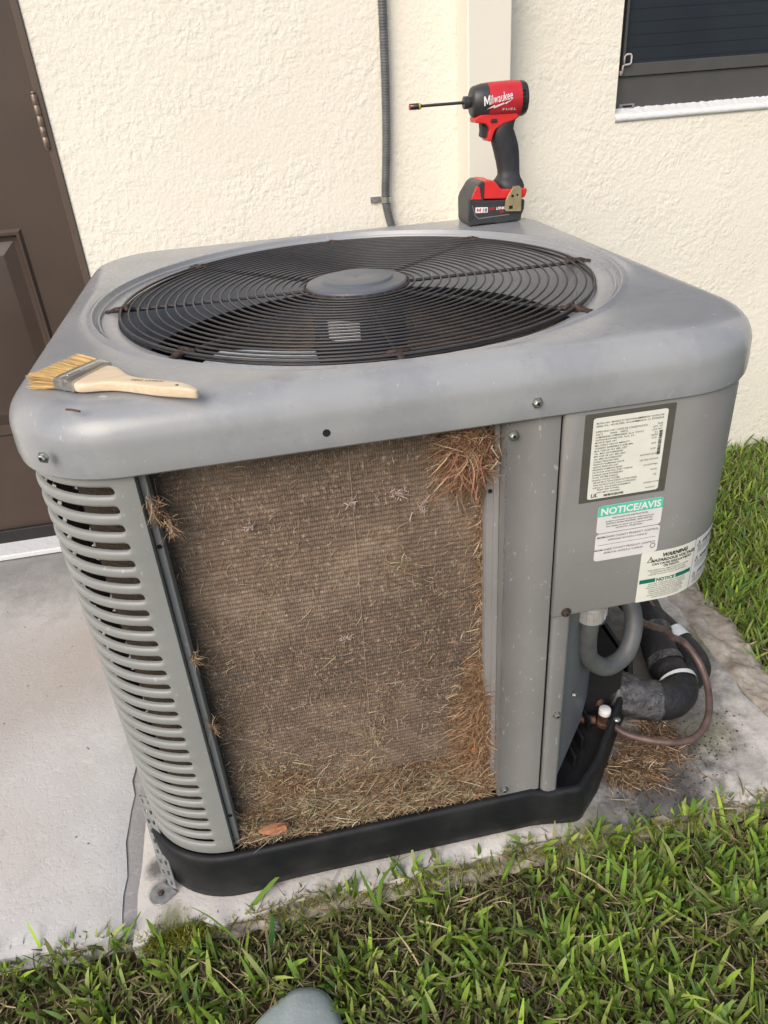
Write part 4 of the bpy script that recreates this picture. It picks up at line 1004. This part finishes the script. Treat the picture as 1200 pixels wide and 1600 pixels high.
g = G().tube(pp[8:25], [.0368+.0022*vnoise(i, 0, .9, 5) for i in range(17)], 26).o('silver_tape_wrap', 'tape', ins, smooth=True)
g = G().tube(pp[41:44], .0366, 26, cap=False).o('white_tape', 'whitetape', ins, smooth=True)
g = G().tube(pp[50:54], [.0345+.002*vnoise(i*2, 0, 1, 9) for i in range(4)], 26, cap=False).o('worn_tape', 'tape', ins, smooth=True)
g = G().tube(pp[61:64], [.0345+.002*vnoise(i*2, 0, 1, 4) for i in range(3)], 26, cap=False).o('frayed_tape', 'tape', ins, smooth=True)
in2 = empty('insulated_drain_pipe', (1., .3, 0), 'second black foam insulated pipe behind with a white tape band', 'pipe')
P = [(.845, .34, .12), (.90, .345, .10), (.955, .34, .07), (.988, .318, .052), (1.0, .285, .043), (.996, .245, .04), (.985, .225, .038)]
P = [(.85, 1.14, .2), (.87, .9, .16), (.90, .62, .12), (.935, .46, .085), (.965, .36, .06), (.985, .295, .046), (.992, .255, .041), (.985, .222, .038), (.96, .21, .03)]
pp2 = smoothpath(P, 8); G().tube(pp2, [.030*(1+.03*vnoise(i*.4, 0, 1, 7)) for i in range(len(pp2))], 24).o('foam_sleeve', 'foam', in2, smooth=True)
G().tube(pp2[38:43], .0318, 24, cap=False).o('white_tape', 'whitetape', in2, smooth=True)
cp = empty('copper_liquid_line', (.85, .15, 0), 'thin brown copper line curving from the brass valve round the black insulated pipe', 'pipe')
P = [(.7635, .128, .058), (.7793, .1022, .05), (.808, .083, .046), (.850, .066, .044), (.893, .066, .044), (.931, .092, .052), (.957, .135, .065), (.9636, .1772, .09), (.9464, .209, .12), (.9193, .2105, .14), (.903, .2086, .16), (.86, .19, .195), (.8251, .1692, .23), (.793, .17, .27), (.775, .17, .34), (.77, .17, .43)]
G().tube(smoothpath(P, 8), .0062, 14).o('tube', 'copper', cp, smooth=True)
P = [(.965, .315, .09), (.952, .36, .12), (.93, .40, .2), (.90, .42, .3), (.88, .42, .44)]
w2 = empty('control_wire', (.95, .35, .1), 'thin brown wire dropping beside the insulated pipes behind the cover sticker', 'wire')
G().tube(smoothpath(P, 6), .0035, 8).o('sheath', 'copper', w2, smooth=True)
# valve with white cap
vl = empty('service_valve', (.757, .13, .07), 'brass service valve with white plastic cap beside the black base', 'valve')
G().lathe([(.0001, .021), (.0085, .021), (.0102, .019), (.0106, .012), (.010, .0)], (.7585, .131, .062), n=24, cap=False).o('cap', 'white_ink', vl, auto=50)
G().lathe([(.0105, -.02), (.0125, -.018), (.0125, -.004), (.010, -.002), (.0115, .012), (.0115, .016)], (.7585, .131, .056), n=8).o('body', 'brass', vl, auto=30)
G().tube([(.700, .150, .055), (.745, .135, .055)], .0075, 12).tube([(.764, .160, .06), (.766, .178, .085), (.766, .19, .12)], .0085, 12).lathe([(.013, 0), (.0145, .002), (.0145, .013), (.013, .015)], (.766, .188, .098), n=6).tube([(.735, .17, .11), (.79, .19, .11)], .0065, 12).o('fittings', 'brass', vl, bevel=.001)
# straw pile on the pad beside the base
n_ = 3600
u = rng.uniform(0, 1, n_); v = rng.normal(0, 1, n_)
bx, by = .735+.125*u, .050+.085*u; px_ = bx+.55*.03*np.abs(v)+rng.normal(0, .008, n_); py_ = by-.8*.022*np.abs(v)+rng.normal(0, .01, n_)
px_ = px_+.02*np.sin(v*7+u*9); py_ = py_+.018*np.sin(u*14); hgt = np.clip(.018-.012*np.abs(v), .001, None)*rng.uniform(.2, 1, n_)
P = np.c_[px_, py_, hgt]; dd = np.c_[rng.normal(size=(n_, 2)), rng.normal(0, .22, n_)]
C = np.array([random.choice(tan+[(.1,.065,.04)]*3+[(.2,.14,.08)]) for _ in range(n_)])*rng.uniform(.6, 1.2, (n_, 1))
o = fibres('straw_pile', P, dd, rng.uniform(.005, .024, n_), rng.uniform(.0007, .0020, n_), rng.normal(size=(n_, 3))*np.array([.6, .6, .15]), C, 'straw'); tag(o, 'brown dead grass drifted on the pad beside the right corner of the black base', 'debris', kind='stuff')
# pebbles and soil crumbs
def crumbs(name, n, area, s0, s1, mat, label, z=.002):
    g = G(); random.seed(len(name)+n)
    for k in range(n):
        x, y = area(); s_ = random.uniform(s0, s1); a = random.uniform(0, 6)
        V = [(x+s_*math.cos(a+i*1.257)*random.uniform(.6, 1), y+s_*math.sin(a+i*1.257)*random.uniform(.6, 1), z) for i in range(5)]+[(x, y, z+s_*random.uniform(.4, .8))]
        g.add(V, [(i, (i+1) % 5, 5) for i in range(5)])
    o = g.o(name, mat); tag(o, label, 'debris', kind='stuff')
crumbs('soil_crumbs', 260, lambda: (lambda u: (.72+.2*u+random.uniform(0, .12), .0+.1*u+random.uniform(-.04, .06)))(random.random()), .0008, .0028, 'soil', 'dark soil crumbs scattered on the stained pad at the right')
crumbs('patio_grit', 70, lambda: (random.uniform(-.5, -.07), random.uniform(0, .95)), .0006, .002, 'soil', 'few dark specks of grit on the pale patio', .005)
G().lathe([(.0045, 0), (.004, .003), (.001, .004)], (-.068, .33, .005), n=7).o('pebble', 'soil'); tag(bpy.data.objects['pebble'], 'single small dark pebble on the patio beside the louvered corner', 'pebble')

# ============================================================ IMPACT DRIVER
dv = empty('impact_driver', (.76, .77, ZT), 'red and black cordless impact driver standing upright on the back right of the top cover', 'power tool')
CY = .77; AX = .9875
def lx(prof, sy=.92, n=48): return G().lathe([(r, x) for x, r in prof], (0, CY, AX), 'x', n=n, sy=sy, cap=True)
lx([(.7178, .006), (.7178, .020), (.7195, .0235), (.723, .0255), (.737, .0287), (.7475, .0293)]).o('nose_cone', 'toolblack', dv, auto=35)
lx([(.7475, .0288), (.7478, .0296), (.755, .030), (.79, .0305), (.8082, .0297), (.8084, .0285)]).o('motor_housing', 'red', dv, auto=35)
lx([(.8084, .0285), (.8088, .0294), (.817, .0288), (.8215, .026), (.8235, .020), (.8238, .001)]).o('end_cap', 'toolblack', dv, auto=35)
g = G()
for k in range(5): g.box(.8088, CY-.0292, AX-.014+.0065*k, .8125, CY-.0245, AX-.011+.0065*k)
g.o('vents', 'hole', dv)
lx([(.7045, .0095), (.705, .0105), (.7135, .0105), (.714, .0085), (.7178, .008)], 1.).o('collet', 'toolblack', dv, auto=35)
G().lathe([(.0028, .622), (.0030, .705)], (0, CY, AX+.0005), 'x', n=6, sy=1).o('bit_shaft', 'steel', dv)
G().lathe([(.0045, .6045), (.0052, .6055), (.0054, .621), (.0045, .6245), (.003, .626)], (0, CY, AX+.0005), 'x', n=18, sy=1).o('bit_socket', 'steel', dv, auto=35)
G().lathe([(.0056, .6205), (.0056, .6232)], (0, CY, AX+.0005), 'x', n=18, sy=1).o('bit_ring', 'yellow', dv)
G().lathe([(.0053, .6035), (.0053, .6048)], (0, CY, AX+.0005), 'x', n=18, sy=1).o('bit_tip', 'red_ink', dv)
gd = [(.7215, .9622), (.7300, .9660), (.7442, .9680), (.7842, .9660), (.8000, .966), (.806, .9580), (.7929, .9530), (.7745, .9490), (.7600, .9405), (.7560, .9320), (.7538, .9243), (.7510, .9215), (.7462, .9225), (.7452, .926), (.7486, .9408), (.7457, .9471), (.7414, .9511), (.7314, .953), (.7222, .9543)]
G().prism_y(gd, CY-.0185, CY+.0185).o('trigger_guard', 'redlow', dv, bevel=.003, seg=3)
G().prism_y([(.7360, .9530), (.743, .9532), (.7492, .9418), (.7468, .9283), (.7450, .9272), (.7388, .9283), (.7359, .9316), (.7372, .940)], CY-.0095, CY+.0095).o('trigger', 'rubber', dv, bevel=.003, seg=3)
G().box(.7500, CY-.0212, .9530, .7625, CY-.018, .9590).o('direction_switch', 'rubber', dv, bevel=.0015)
# grip as a loft of superellipses: (z, xleft, xright, halfthick)
gl = [(.968, .772, .806, .016), (.9584, .7690, .8052, .0175), (.949, .7628, .8010, .018), (.9400, .7578, .7994, .0185), (.9264, .7560, .8050, .0178), (.912, .7605, .8098, .0168), (.900, .7641, .8120, .0162), (.8853, .7680, .8130, .016), (.870, .7715, .8135, .0165), (.862, .7720, .8138, .0175), (.856, .7690, .815, .022), (.850, .7640, .8185, .028), (.842, .7660, .8215, .031), (.834, .7705, .8212, .0315)]
V = []; n = 28
for z, a, b, h in gl:
    for k in range(n):
        t = 2*PI*k/n; c, s = math.cos(t), math.sin(t); e = .8
        V.append(((a+b)/2+(b-a)/2*math.copysign(abs(c)**e, c), CY+h*math.copysign(abs(s)**e, s), z))
F = [(j*n+k, j*n+(k+1) % n, (j+1)*n+(k+1) % n, (j+1)*n+k) for j in range(len(gl)-1) for k in range(n)]+[tuple(range(n)), tuple((len(gl)-1)*n+k for k in range(n))]
mk('grip', V, F, 'rubber', dv, auto=60)
hy = .0355
ft = [(.7349, .8590), (.7546, .8560), (.7679, .8400), (.8190, .8380), (.8180, .8310), (.8147, .8223), (.8071, .8212), (.7765, .8227), (.7309, .8261), (.7275, .8483), (.7308, .8541)]
G().prism_y(ft, CY-hy, CY+hy).o('battery_foot', 'redlow', dv, bevel=.003, seg=3)
bt = [(.7020, .8255), (.7050, .8326), (.7190, .8528), (.7265, .8575), (.7345, .8580), (.7330, .8240), (.8085, .8198), (.8141, .8187), (.8133, .8025), (.8085, .7918), (.8075, .7850), (.8060, .7820), (.7990, .7803), (.7940, .7815), (.7830, .7815), (.7800, .7803), (.7560, .7803), (.7530, .7815), (.7230, .7815), (.7180, .7803), (.7045, .7805), (.7020, .7883)]
bt = G().prism_y(bt, CY-.0372, CY+.0372).o('battery', 'toolblack', dv, bevel=.003, seg=3)
G().prism_y([(.7062, .8278), (.7175, .8500), (.7238, .8490), (.7275, .8262)], CY-.0388, CY-.036).o('release_button', 'redlow', bt, bevel=.0012)
# slim raised line round the battery badge
def ribbon(pts, wd, y, d=.0006):
    g = G()
    for (a, b) in zip(pts, pts[1:]):
        dx, dz_ = b[0]-a[0], b[1]-a[1]; l = math.hypot(dx, dz_); nx, nz_ = -dz_/l*wd/2, dx/l*wd/2
        g.prism_y([(a[0]+nx, a[1]+nz_), (a[0]-nx, a[1]-nz_), (b[0]-nx, b[1]-nz_), (b[0]+nx, b[1]+nz_)], y, y+d)
    return g
ribbon([(.7095, .8168), (.7150, .7989), (.7215, .7930), (.7826, .7950)], .0011, CY-.0378).o('badge_line', 'tin', bt)
def ttext(txt, x, z, size, y, mat, name, parent, rot=0., sc=(1, 1), **kw):
    V, F = textmesh(txt, size, **kw); c, s = math.cos(rot), math.sin(rot)
    V = [(x+(a*sc[0])*c-(b*sc[1])*s, y, z+(a*sc[0])*s+(b*sc[1])*c) for a, b, _ in V]
    me = bpy.data.meshes.new(name); me.from_pydata(V, [], F); me.update(); me.materials.append(M[mat]); return link(name, me, parent)
G().prism_y([(.7152, .8040), (.7152, .8128), (.7160, .8135), (.7390, .8118), (.7396, .8110), (.7396, .8030), (.7390, .8024), (.7160, .8034)], CY-.0384, CY-.037).o('badge', 'white_ink', bt)
ttext('18', .7275, .8045, .0088, CY-.0388, 'ink', 'badge_number', bt, rot=-.04, bold=.015, sc=(1.15, 1), shear=.1)
ttext('RED', .7420, .8064, .0062, CY-.0384, 'red_ink', 'battery_word', bt, rot=-.03, bold=.05, shear=.15)
ttext('LITHIUM', .7560, .8060, .0062, CY-.0384, 'white_ink', 'battery_word', bt, rot=-.03, bold=.05, shear=.15)
ttext('XC', .7545, .8005, .0056, CY-.0384, 'inkgrey', 'battery_word', bt, rot=-.03, bold=.05, shear=.15)
ttext('5.0', .7640, .8002, .0056, CY-.0384, 'red_ink', 'battery_word', bt, rot=-.03, bold=.05, shear=.15)
# script logo wrapped on the cylindrical housing
def onH(x, z): 
    dz_ = max(-.029, min(.029, z-AX)); return (x, CY-(.0312*.92)*math.sqrt(max(.02, 1-(dz_/.0312)**2))-.0002, z)
def htext(txt, x, z, size, rot, name, mat='white_ink', sc=(1, 1), **kw):
    V, F = textmesh(txt, size, **kw); c, s = math.cos(rot), math.sin(rot)
    V = [onH(x+a*sc[0]*c-b*sc[1]*s, z+a*sc[0]*s+b*sc[1]*c) for a, b, _ in V]
    me = bpy.data.meshes.new(name); me.from_pydata(V, [], F); me.update(); me.materials.append(M[mat]); return link(name, me, dv)
def hfit(txt, x, z, wd, ht, rot, name, **kw):
    V, F = textmesh(txt, 1., **kw); xs = [v[0] for v in V]; ys = [v[1] for v in V]
    a, b, c0_, d = min(xs), max(xs), 0., max(ys); c, s_ = math.cos(rot), math.sin(rot)
    V = [((v[0]-a)/(b-a)*wd, v[1]/d*ht) for v in V]; V = [onH(x+p*c-q*s_, z+p*s_+q*c) for p, q in V]
    me = bpy.data.meshes.new(name); me.from_pydata(V, [], F); me.update(); me.materials.append(M['white_ink']); return link(name, me, dv)
MV = [(0,0), (.2,0), (.2,.62), (.44,.12), (.56,.12), (.8,.62), (.8,0), (1,0), (1,1), (.78,1), (.5,.45), (.22,1), (0,1)]
MF = [(0,1,2,11,12), (11,2,3,10), (10,3,4), (10,4,5,9), (9,5,6,7,8)]
def capM(name, f, x, z, wd, ht, rot, shear, mat, parent):
    c, q = math.cos(rot), math.sin(rot); V = [((p+shear*h)*wd, h*ht) for p, h in MV]; V = [f(x+p*c-h*q, z+p*q+h*c) for p, h in V]
    me = bpy.data.meshes.new(name); me.from_pydata(V, [], MF); me.update(); me.materials.append(M[mat]); return link(name, me, parent)
capM('badge_letter', lambda p, q: (p, CY-.0388, q), .7172, .8050, .0078, .0064, -.04, .1, 'red_ink', bt)
capM('logo_capital', onH, .7350, .9806, .0120, .0150, .15, .15, 'white_ink', dv)
hfit('ilwaukee', .7482, .9832, .0415, .0138, .15, 'logo_script', bold=.006, shear=.15, space=1.02)
bz = [(.7399, .975), (.7525, .9747), (.7560, .9768), (.7742, .9827), (.7784, .9806), (.7895, .9887), (.7728, .9833), (.7699, .9841), (.7560, .9804), (.7532, .9818)]
me = bpy.data.meshes.new('logo_bolt')
V = [(.7400, .9752), (.7552, .9818), (.7545, .9795), (.7725, .9843), (.7718, .9824), (.7897, .9890), (.7750, .9806), (.7757, .9826), (.7530, .9755), (.7537, .9778)]
V = [onH(x, z) for x, z in V]; me.from_pydata(V, [], [(0, 9, 2, 1), (9, 8, 3, 2), (8, 7, 4, 3), (7, 6, 5, 4)]); me.materials.append(M['white_ink']); link('logo_bolt', me, dv)
hfit('FUEL', .7705, .9715, .0265, .0036, -.03, 'model_word', bold=.01, space=1.2)
# belt hook
hk = [(.7875, .8431), (.7999, .8443), (.8040, .8400), (.8045, .8010), (.8030, .7995), (.7734, .8020), (.7712, .8078), (.7730, .8223), (.7800, .8340)]
hkb = G().prism_y(hk, CY-.0445, CY-.0425).box(.790, CY-.043, .832, .802, CY-.03, .844).o('belt_hook', 'hook', dv, bevel=.0008)
G().box(.7795, CY-.0449, .8055, .7870, CY-.0444, .8115).lathe([(.0026, 0), (.0026, .0006)], (.7860, CY-.0451, .8285), 'y', n=12).lathe([(.002, 0), (.002, .0006)], (.7955, CY-.0451, .8295), 'y', n=12).o('hook_holes', 'hole', hkb)

# ============================================================ CHIP BRUSH
br = empty('paint_brush', (.12, .06, ZT), 'wooden flat brush with blond bristles lying on the grey top cover', 'brush')
zt_ = ZT+.0008
near = [(.0735, .0590), (.0790, .0510), (.0862, .0465), (.1146, .0480), (.1376, .0325), (.1632, .0120), (.1845, .0010), (.1985, -.0060), (.2035, -.0075), (.2060, -.0040)]
far = [(.1070, .1130), (.1134, .1060), (.1249, .0960), (.1320, .0660), (.145, .0500), (.1674, .0370), (.1848, .0235), (.1960, .0130), (.2040, .0030), (.2062, -.0035)]
V = []; rings_ = 8
for (a, b) in zip(near, far):
    for k in range(12):
        t = 2*PI*k/12; 
    a = Vector(a); b = Vector(b); c = (a+b)/2; h = (b-a)/2
    f = min(1, (a-Vector(near[-1])).length/.02)
    th = .0056 if f > .3 else .0042
    up = .0006
    for (s_, z_) in ((-1, -.72), (-1, .72), (-.9, 1), (-.4, 1.06), (.4, 1.06), (.9, 1), (1, .72), (1, -.72), (.9, -1), (-.9, -1)):
        V.append((c.x+h.x*s_*.9, c.y+h.y*s_*.9, zt_+th+.0004+th*z_))
n = 10; F = [(j*n+k, j*n+(k+1) % n, (j+1)*n+(k+1) % n, (j+1)*n+k) for j in range(len(near)-1) for k in range(n)]+[tuple(range(n)), tuple((len(near)-1)*n+k for k in range(n))]
hd = mk('handle', V, F, 'wood', br, smooth=True)
md = hd.modifiers.new('s', 'SUBSURF'); md.levels = 2; md.render_levels = 2
V0, V1, V2, V3 = Vector((.0560, .0735)), Vector((.0975, .1265)), Vector((.1120, .1085)), Vector((.0785, .0545))
def bil(u, v): return V0*(1-u)*(1-v)+V1*v*(1-u)+V2*u*v+V3*u*(1-v)   # u across ferrule (bristle->handle), v along width
g = G()
us = [0, .03, .1, .12, .16, .2, .24, .45, .47, .5, .53, .86, .9, 1.]
hs_ = [.0, .0006, .0006, .0, .0, .0006, 0, 0, .0008, .0008, 0, 0, .0006, .0006]
ring_n = 16; V = []
for u, hh2 in zip(us, hs_):
    th = .0064+hh2
    for k in range(ring_n):
        t = 2*PI*k/ring_n; c, s = math.cos(t), math.sin(t); v = .5+.5*math.copysign(abs(c)**.25, c)*(1+hh2*4)
        p = bil(u, v); V.append((p.x, p.y, zt_+.0070+th*math.copysign(abs(s)**.35, s)))
F = [(j*ring_n+k, j*ring_n+(k+1) % ring_n, (j+1)*ring_n+(k+1) % ring_n, (j+1)*ring_n+k) for j in range(len(us)-1) for k in range(ring_n)]+[tuple(range(ring_n)), tuple((len(us)-1)*ring_n+k for k in range(ring_n))]
fr = mk('ferrule', V, F, 'tin', br, auto=40)
g = G()
for v in (.2, .5, .8):
    p = bil(.36, v); g.lathe([(.0016, 0), (.0013, .0007)], (p.x, p.y, zt_+.0134), n=10)
g.o('nail_heads', 'screw', fr)
n_ = 5200; v = rng.uniform(.01, .99, n_); zr = rng.uniform(-1, 1, n_)
bdir = np.array([-.80, .60]); base = np.array([[*bil(.04, float(q))] for q in v])
tipL = .034+.004*rng.normal(size=n_)*.4
fan = (v-.5)[:, None]*np.array([[.62, .80]])*.16
P = np.c_[base, zt_+.0070+.0050*zr]
dd = np.c_[bdir[None]+fan+rng.normal(0, .03, (n_, 2)), (zr*.12)-.01]
Cb = np.array([(.62,.43,.19)])*rng.uniform(.7, 1.25, (n_, 1))*np.array([1, 1, 1])+rng.uniform(-.02, .03, (n_, 3)); Cb = np.clip(Cb, .05, .9)
fibres('bristles', P, dd, tipL, rng.uniform(.0005, .0008, n_), np.c_[rng.normal(0, .05, (n_, 2)), np.full(n_, -.03)], Cb, 'straw', br)
V, F = textmesh('DINO  2.5 INCH', .0052, bold=.01); a = math.atan2(-.021, .040)
me = bpy.data.meshes.new('handle_stamp'); me.from_pydata([(.1385+x*math.cos(a)-y*math.sin(a), .0400+x*math.sin(a)+y*math.cos(a), zt_+.0122) for x, y, _ in V], [], F); me.materials.append(M['ink']); link('handle_stamp', me, br)
G().lathe([(.0018, 0), (.0018, .0003)], (.1860, .0085, zt_+.0119), n=12).o('hang_hole', 'brass', br)
G().tube([(.077, .0135, ZT+.0008), (.083, .009, ZT+.0015), (.0915, .004, ZT+.0005)], .0011, 6).o('twig', 'brass'); tag(bpy.data.objects['twig'], 'tiny brown twig on the top cover in front of the brush', 'twig')

# ============================================================ object at the bottom edge (grey toe of a shoe)
g = G(); cxs, cys = .190, -.190
ol = [(.122, -.182), (.150, -.163), (.180, -.148), (.193, -.147), (.212, -.151), (.226, -.159), (.237, -.178), (.244, -.205), (.250, -.26), (.252, -.33), (.25, -.42), (.20, -.46), (.13, -.45), (.10, -.40), (.092, -.30), (.098, -.22)]
cc_ = Vector((.182, -.26)); lv = []
for f, z in ((.985, -.055), (1., -.03), (1., -.020), (.99, -.0165), (.972, -.0165), (.962, -.013), (.93, -.0085), (.86, -.003), (.6, .006), (.3, .012), (.02, .014)):
    lv.append([(cc_.x+(x-cc_.x)*f, cc_.y+(y-cc_.y)*f, z+.018*max(0, -(cc_.y+(y-cc_.y)*f)-.22)*(1 if z > -.01 else 0)) for x, y in ol])
n = len(ol); F = [(j*n+k, j*n+(k+1) % n, (j+1)*n+(k+1) % n, (j+1)*n+k) for j in range(len(lv)-1) for k in range(n)]+[tuple(range(n)), tuple((len(lv)-1)*n+k for k in range(n))]
o = mk('shoe', [v for l in lv for v in l], F, 'shoe', None, smooth=True); md = o.modifiers.new('s', 'SUBSURF'); md.levels = 2; md.render_levels = 2
tag(o, 'rounded grey rubber toe of a shoe poking into the grass at the bottom edge', 'shoe')

# ============================================================ GRASS
def grassfield(name, n, sampler, lmin, lmax, wmin, wmax, palette, label, lean=.35, dark=.0):
    P = sampler(n); n = len(P)
    a = rng.uniform(0, 2*PI, n); ln = rng.uniform(lmin, lmax, n)*np.where(rng.random(n) < .12, 1.4, 1.)*np.where(rng.random(n) < .35, .65, 1.)
    le = np.abs(rng.normal(0, lean, n)); dd = np.c_[np.cos(a)*le, np.sin(a)*le, np.ones(n)]
    cu = np.c_[np.cos(a), np.sin(a), -np.full(n, .4)]*rng.uniform(.02, .5, n)[:, None]
    upv = np.c_[np.cos(a+rng.normal(0, .8, n)), np.sin(a+rng.normal(0, .8, n)), np.full(n, .25)]
    pal = np.array(palette); C = pal[rng.integers(0, len(pal), n)]*rng.uniform(.7, 1.4, (n, 1))*np.array([1.12, 1.05, 1.])
    o = fibres(name, P, dd, ln, rng.uniform(wmin, wmax, n), cu, C, 'grass', segs=4, up=upv)
    tag(o, label, 'grass', kind='stuff'); return o
def thatch(name, n, sampler, label):
    P = sampler(n); n = len(P); P[:, 2] += rng.uniform(0, .022, n)
    dd = np.c_[rng.normal(size=(n, 2)), rng.normal(.1, .3, n)]
    pal = np.array([(.26,.19,.12), (.17,.125,.08), (.36,.29,.19), (.44,.37,.25), (.11,.085,.055), (.2,.185,.08), (.15,.165,.06)])
    C = pal[rng.integers(0, len(pal), n)]*rng.uniform(.7, 1.2, (n, 1))
    o = fibres(name, P, dd, rng.uniform(.010, .035, n), rng.uniform(.0009, .0028, n), rng.normal(size=(n, 3))*np.array([.35, .35, .15]), C, 'straw', segs=3)
    tag(o, label, 'dead grass', kind='stuff'); return o
def front(keep):
    def f(n):
        out = []
        while sum(len(q) for q in out) < n:
            m_ = n
            x = rng.uniform(-.75, 1.75, m_); y = rng.uniform(-.62, -.02, m_)
            e = np.where(x < -.045, -.022, np.where((x < .085), -.040, -.026))+.006*np.sin(x*37)+.007*np.sin(x*91+2); 
            e = np.where(x > 1.08, .0+.45*(x-1.08), e)
            ok = (y < e) & ~((np.abs(x-.18) < .068-.55*np.maximum(0, y+.19)) & (y < -.152) & (y > -.5))
            pch = vn(x[ok], y[ok], 7, 3)*.6+vn(x[ok], y[ok], 17, 6)*.5
            k = rng.random(ok.sum()) < keep(x[ok], y[ok], pch)
            out.append(np.c_[x[ok][k], y[ok][k], np.where(y[ok][k] > -.042, -.014, -.036)])
        return np.concatenate(out)[:n]
    return f
def rightside(keep):
    def f(n):
        x = rng.uniform(1.1, 2.3, n*2); y = rng.uniform(-.02, WALL_Y-.004, n*2)
        edge = 1.13+.012*np.sin(y*41)+.035*(1-np.abs(2*y/1.1-1)); ok = x > edge
        x, y = x[ok], y[ok]; pch = vn(x, y, 6, 9); k = rng.random(len(x)) < keep(x, y, pch)
        return np.c_[x[k], y[k], np.full(k.sum(), -.036)][:n]
    return f
green = [(.21,.35,.055), (.28,.43,.06), (.15,.27,.045), (.27,.40,.07), (.14,.25,.08), (.30,.38,.10), (.12,.20,.045), (.25,.32,.11), (.17,.31,.06)]
olv = [(.22,.28,.09), (.16,.21,.065), (.27,.31,.12), (.19,.25,.06), (.32,.30,.16), (.14,.19,.055)]
kp = lambda x, y, p: np.clip(.40+1.2*p+.55*(x-.40), .05, 1)
grassfield('lawn_grass', 17500, front(kp), .022, .056, .0042, .0085, green, 'bright green broad bladed lawn in front of the concrete pad', .38)
grassfield('short_grass', 26000, front(lambda x, y, p: np.clip(.7-.2*p, .2, 1)), .012, .034, .0022, .0048, olv, 'short olive undergrowth between the taller lawn blades', .7)
thatch('thatch', 22000, front(lambda x, y, p: np.clip(.6-.6*p, .15, 1)), 'tangled brown dead grass lying on the soil of the front lawn')
grassfield('side_grass', 24000, rightside(lambda x, y, p: np.clip(.75+.7*p, .15, 1)), .024, .055, .0032, .0062, green+olv[:3], 'green lawn between the pad and the house wall at the right', .38)
thatch('side_thatch', 9000, rightside(lambda x, y, p: np.clip(.5-.6*p, .1, 1)), 'brown dead grass under the lawn right of the condenser')
n_ = 420; x = rng.uniform(-.6, 1.5, n_); y = rng.uniform(-.5, -.07, n_)
kk = ~((x > .09) & (x < .27) & (y < -.14)); x, y = x[kk], y[kk]; n_ = len(x)
o = fibres('runners', np.c_[x, y, rng.uniform(-.028, -.008, n_)], np.c_[rng.normal(size=(n_, 2)), rng.normal(.05, .12, n_)], rng.uniform(.03, .09, n_), rng.uniform(.0014, .0026, n_), np.c_[rng.normal(0, .4, (n_, 2)), rng.normal(-.05, .1, n_)], np.array([(.40,.30,.19)])*rng.uniform(.6, 1.4, (n_, 1)), 'straw')
tag(o, 'long tan runners and dead stems lying over the front lawn', 'dead grass', kind='stuff')
# a few long individual blades that cross the base
def blade(pts, wd, col, label):
    P = smoothpath(pts, 5); V = []; n = len(P)
    for i, p in enumerate(P):
        t = (P[min(i+1, n-1)]-P[max(i-1, 0)]).normalized(); s = t.cross(Vector((.15, 1, .25))).normalized(); wv = wd*(1-(i/(n-1))**3*.92)*(.6+.4*min(1, i/(n-1)*4))
        V += [tuple(p-s*wv/2), tuple(p+Vector((0, -.0006, 0))), tuple(p+s*wv/2)]
    F = [(3*i+k, 3*i+k+1, 3*i+k+4, 3*i+k+3) for i in range(n-1) for k in (0, 1)]
    me = bpy.data.meshes.new('grass_blade'); me.from_pydata(V, [], F); me.update()
    at = me.color_attributes.new('tint', 'FLOAT_COLOR', 'POINT')
    for d in at.data: d.color = (*col, 1)
    me.materials.append(M['grass'])
    for p in me.polygons: p.use_smooth = True
    o = link('grass_blade', me); tag(o, label, 'grass blade')
blade([(.315, -.075, -.045), (.318, -.062, -.01), (.328, -.050, .025), (.352, -.045, .052), (.372, -.045, .062)], .0072, (.17,.30,.05), 'broad bright green blade leaning right across the middle of the black base')
blade([(.318, -.07, -.045), (.312, -.06, 0), (.302, -.052, .04), (.298, -.05, .062)], .0060, (.15,.27,.05), 'upright green blade beside the broad leaning blade before the black base')
blade([(.125, -.085, -.045), (.108, -.065, -.012), (.080, -.045, .018), (.055, -.035, .040)], .0072, (.14,.26,.05), 'long green blade leaning left over the left foot of the black base')
blade([(.12, -.09, -.045), (.098, -.08, -.02), (.07, -.068, -.006), (.048, -.06, .004)], .0055, (.07,.17,.03), 'low dark green blade pointing left below the base corner')
blade([(.150, -.085, -.045), (.158, -.075, -.02), (.163, -.068, .008), (.166, -.064, .028)], .0085, (.06,.17,.05), 'short wide dark green blade standing before the base left of centre')
blade([(-.075, -.05, -.045), (-.06, -.035, -.01), (-.035, -.02, .008), (-.022, -.01, .02)], .006, (.17,.27,.07), 'yellow green blade curving up along the joint between patio and pad')
blade([(.0, -.075, -.045), (.006, -.06, -.01), (.004, -.05, .006), (-.004, -.042, .02)], .006, (.13,.30,.04), 'bright green blade rising from the moss at the pad left corner')
# moss cushions on the pad edge
n_ = 5200; x = np.r_[rng.normal(.015, .022, n_//2), rng.uniform(-.02, .9, n_//2)]; y = np.r_[rng.normal(-.038, .010, n_//2), -.042+rng.normal(0, .007, n_//2)+.006*np.sin(x[n_//2:]*60)]
Cm = np.array([random.choice([(.38,.40,.06), (.28,.30,.05), (.18,.19,.04), (.45,.45,.12)]) for _ in range(n_)])*rng.uniform(.6, 1.2, (n_, 1))
o = fibres('moss', np.c_[x, y, np.full(n_, -.016)+rng.uniform(0, .008, n_)], np.c_[rng.normal(size=(n_, 2))*.5, np.ones(n_)], rng.uniform(.006, .016, n_), rng.uniform(.0008, .0016, n_), rng.normal(size=(n_, 3))*.2, Cm, 'grass'); tag(o, 'yellow green moss growing on the front edge of the concrete pad', 'moss', kind='stuff')
print('done', len(bpy.data.objects))
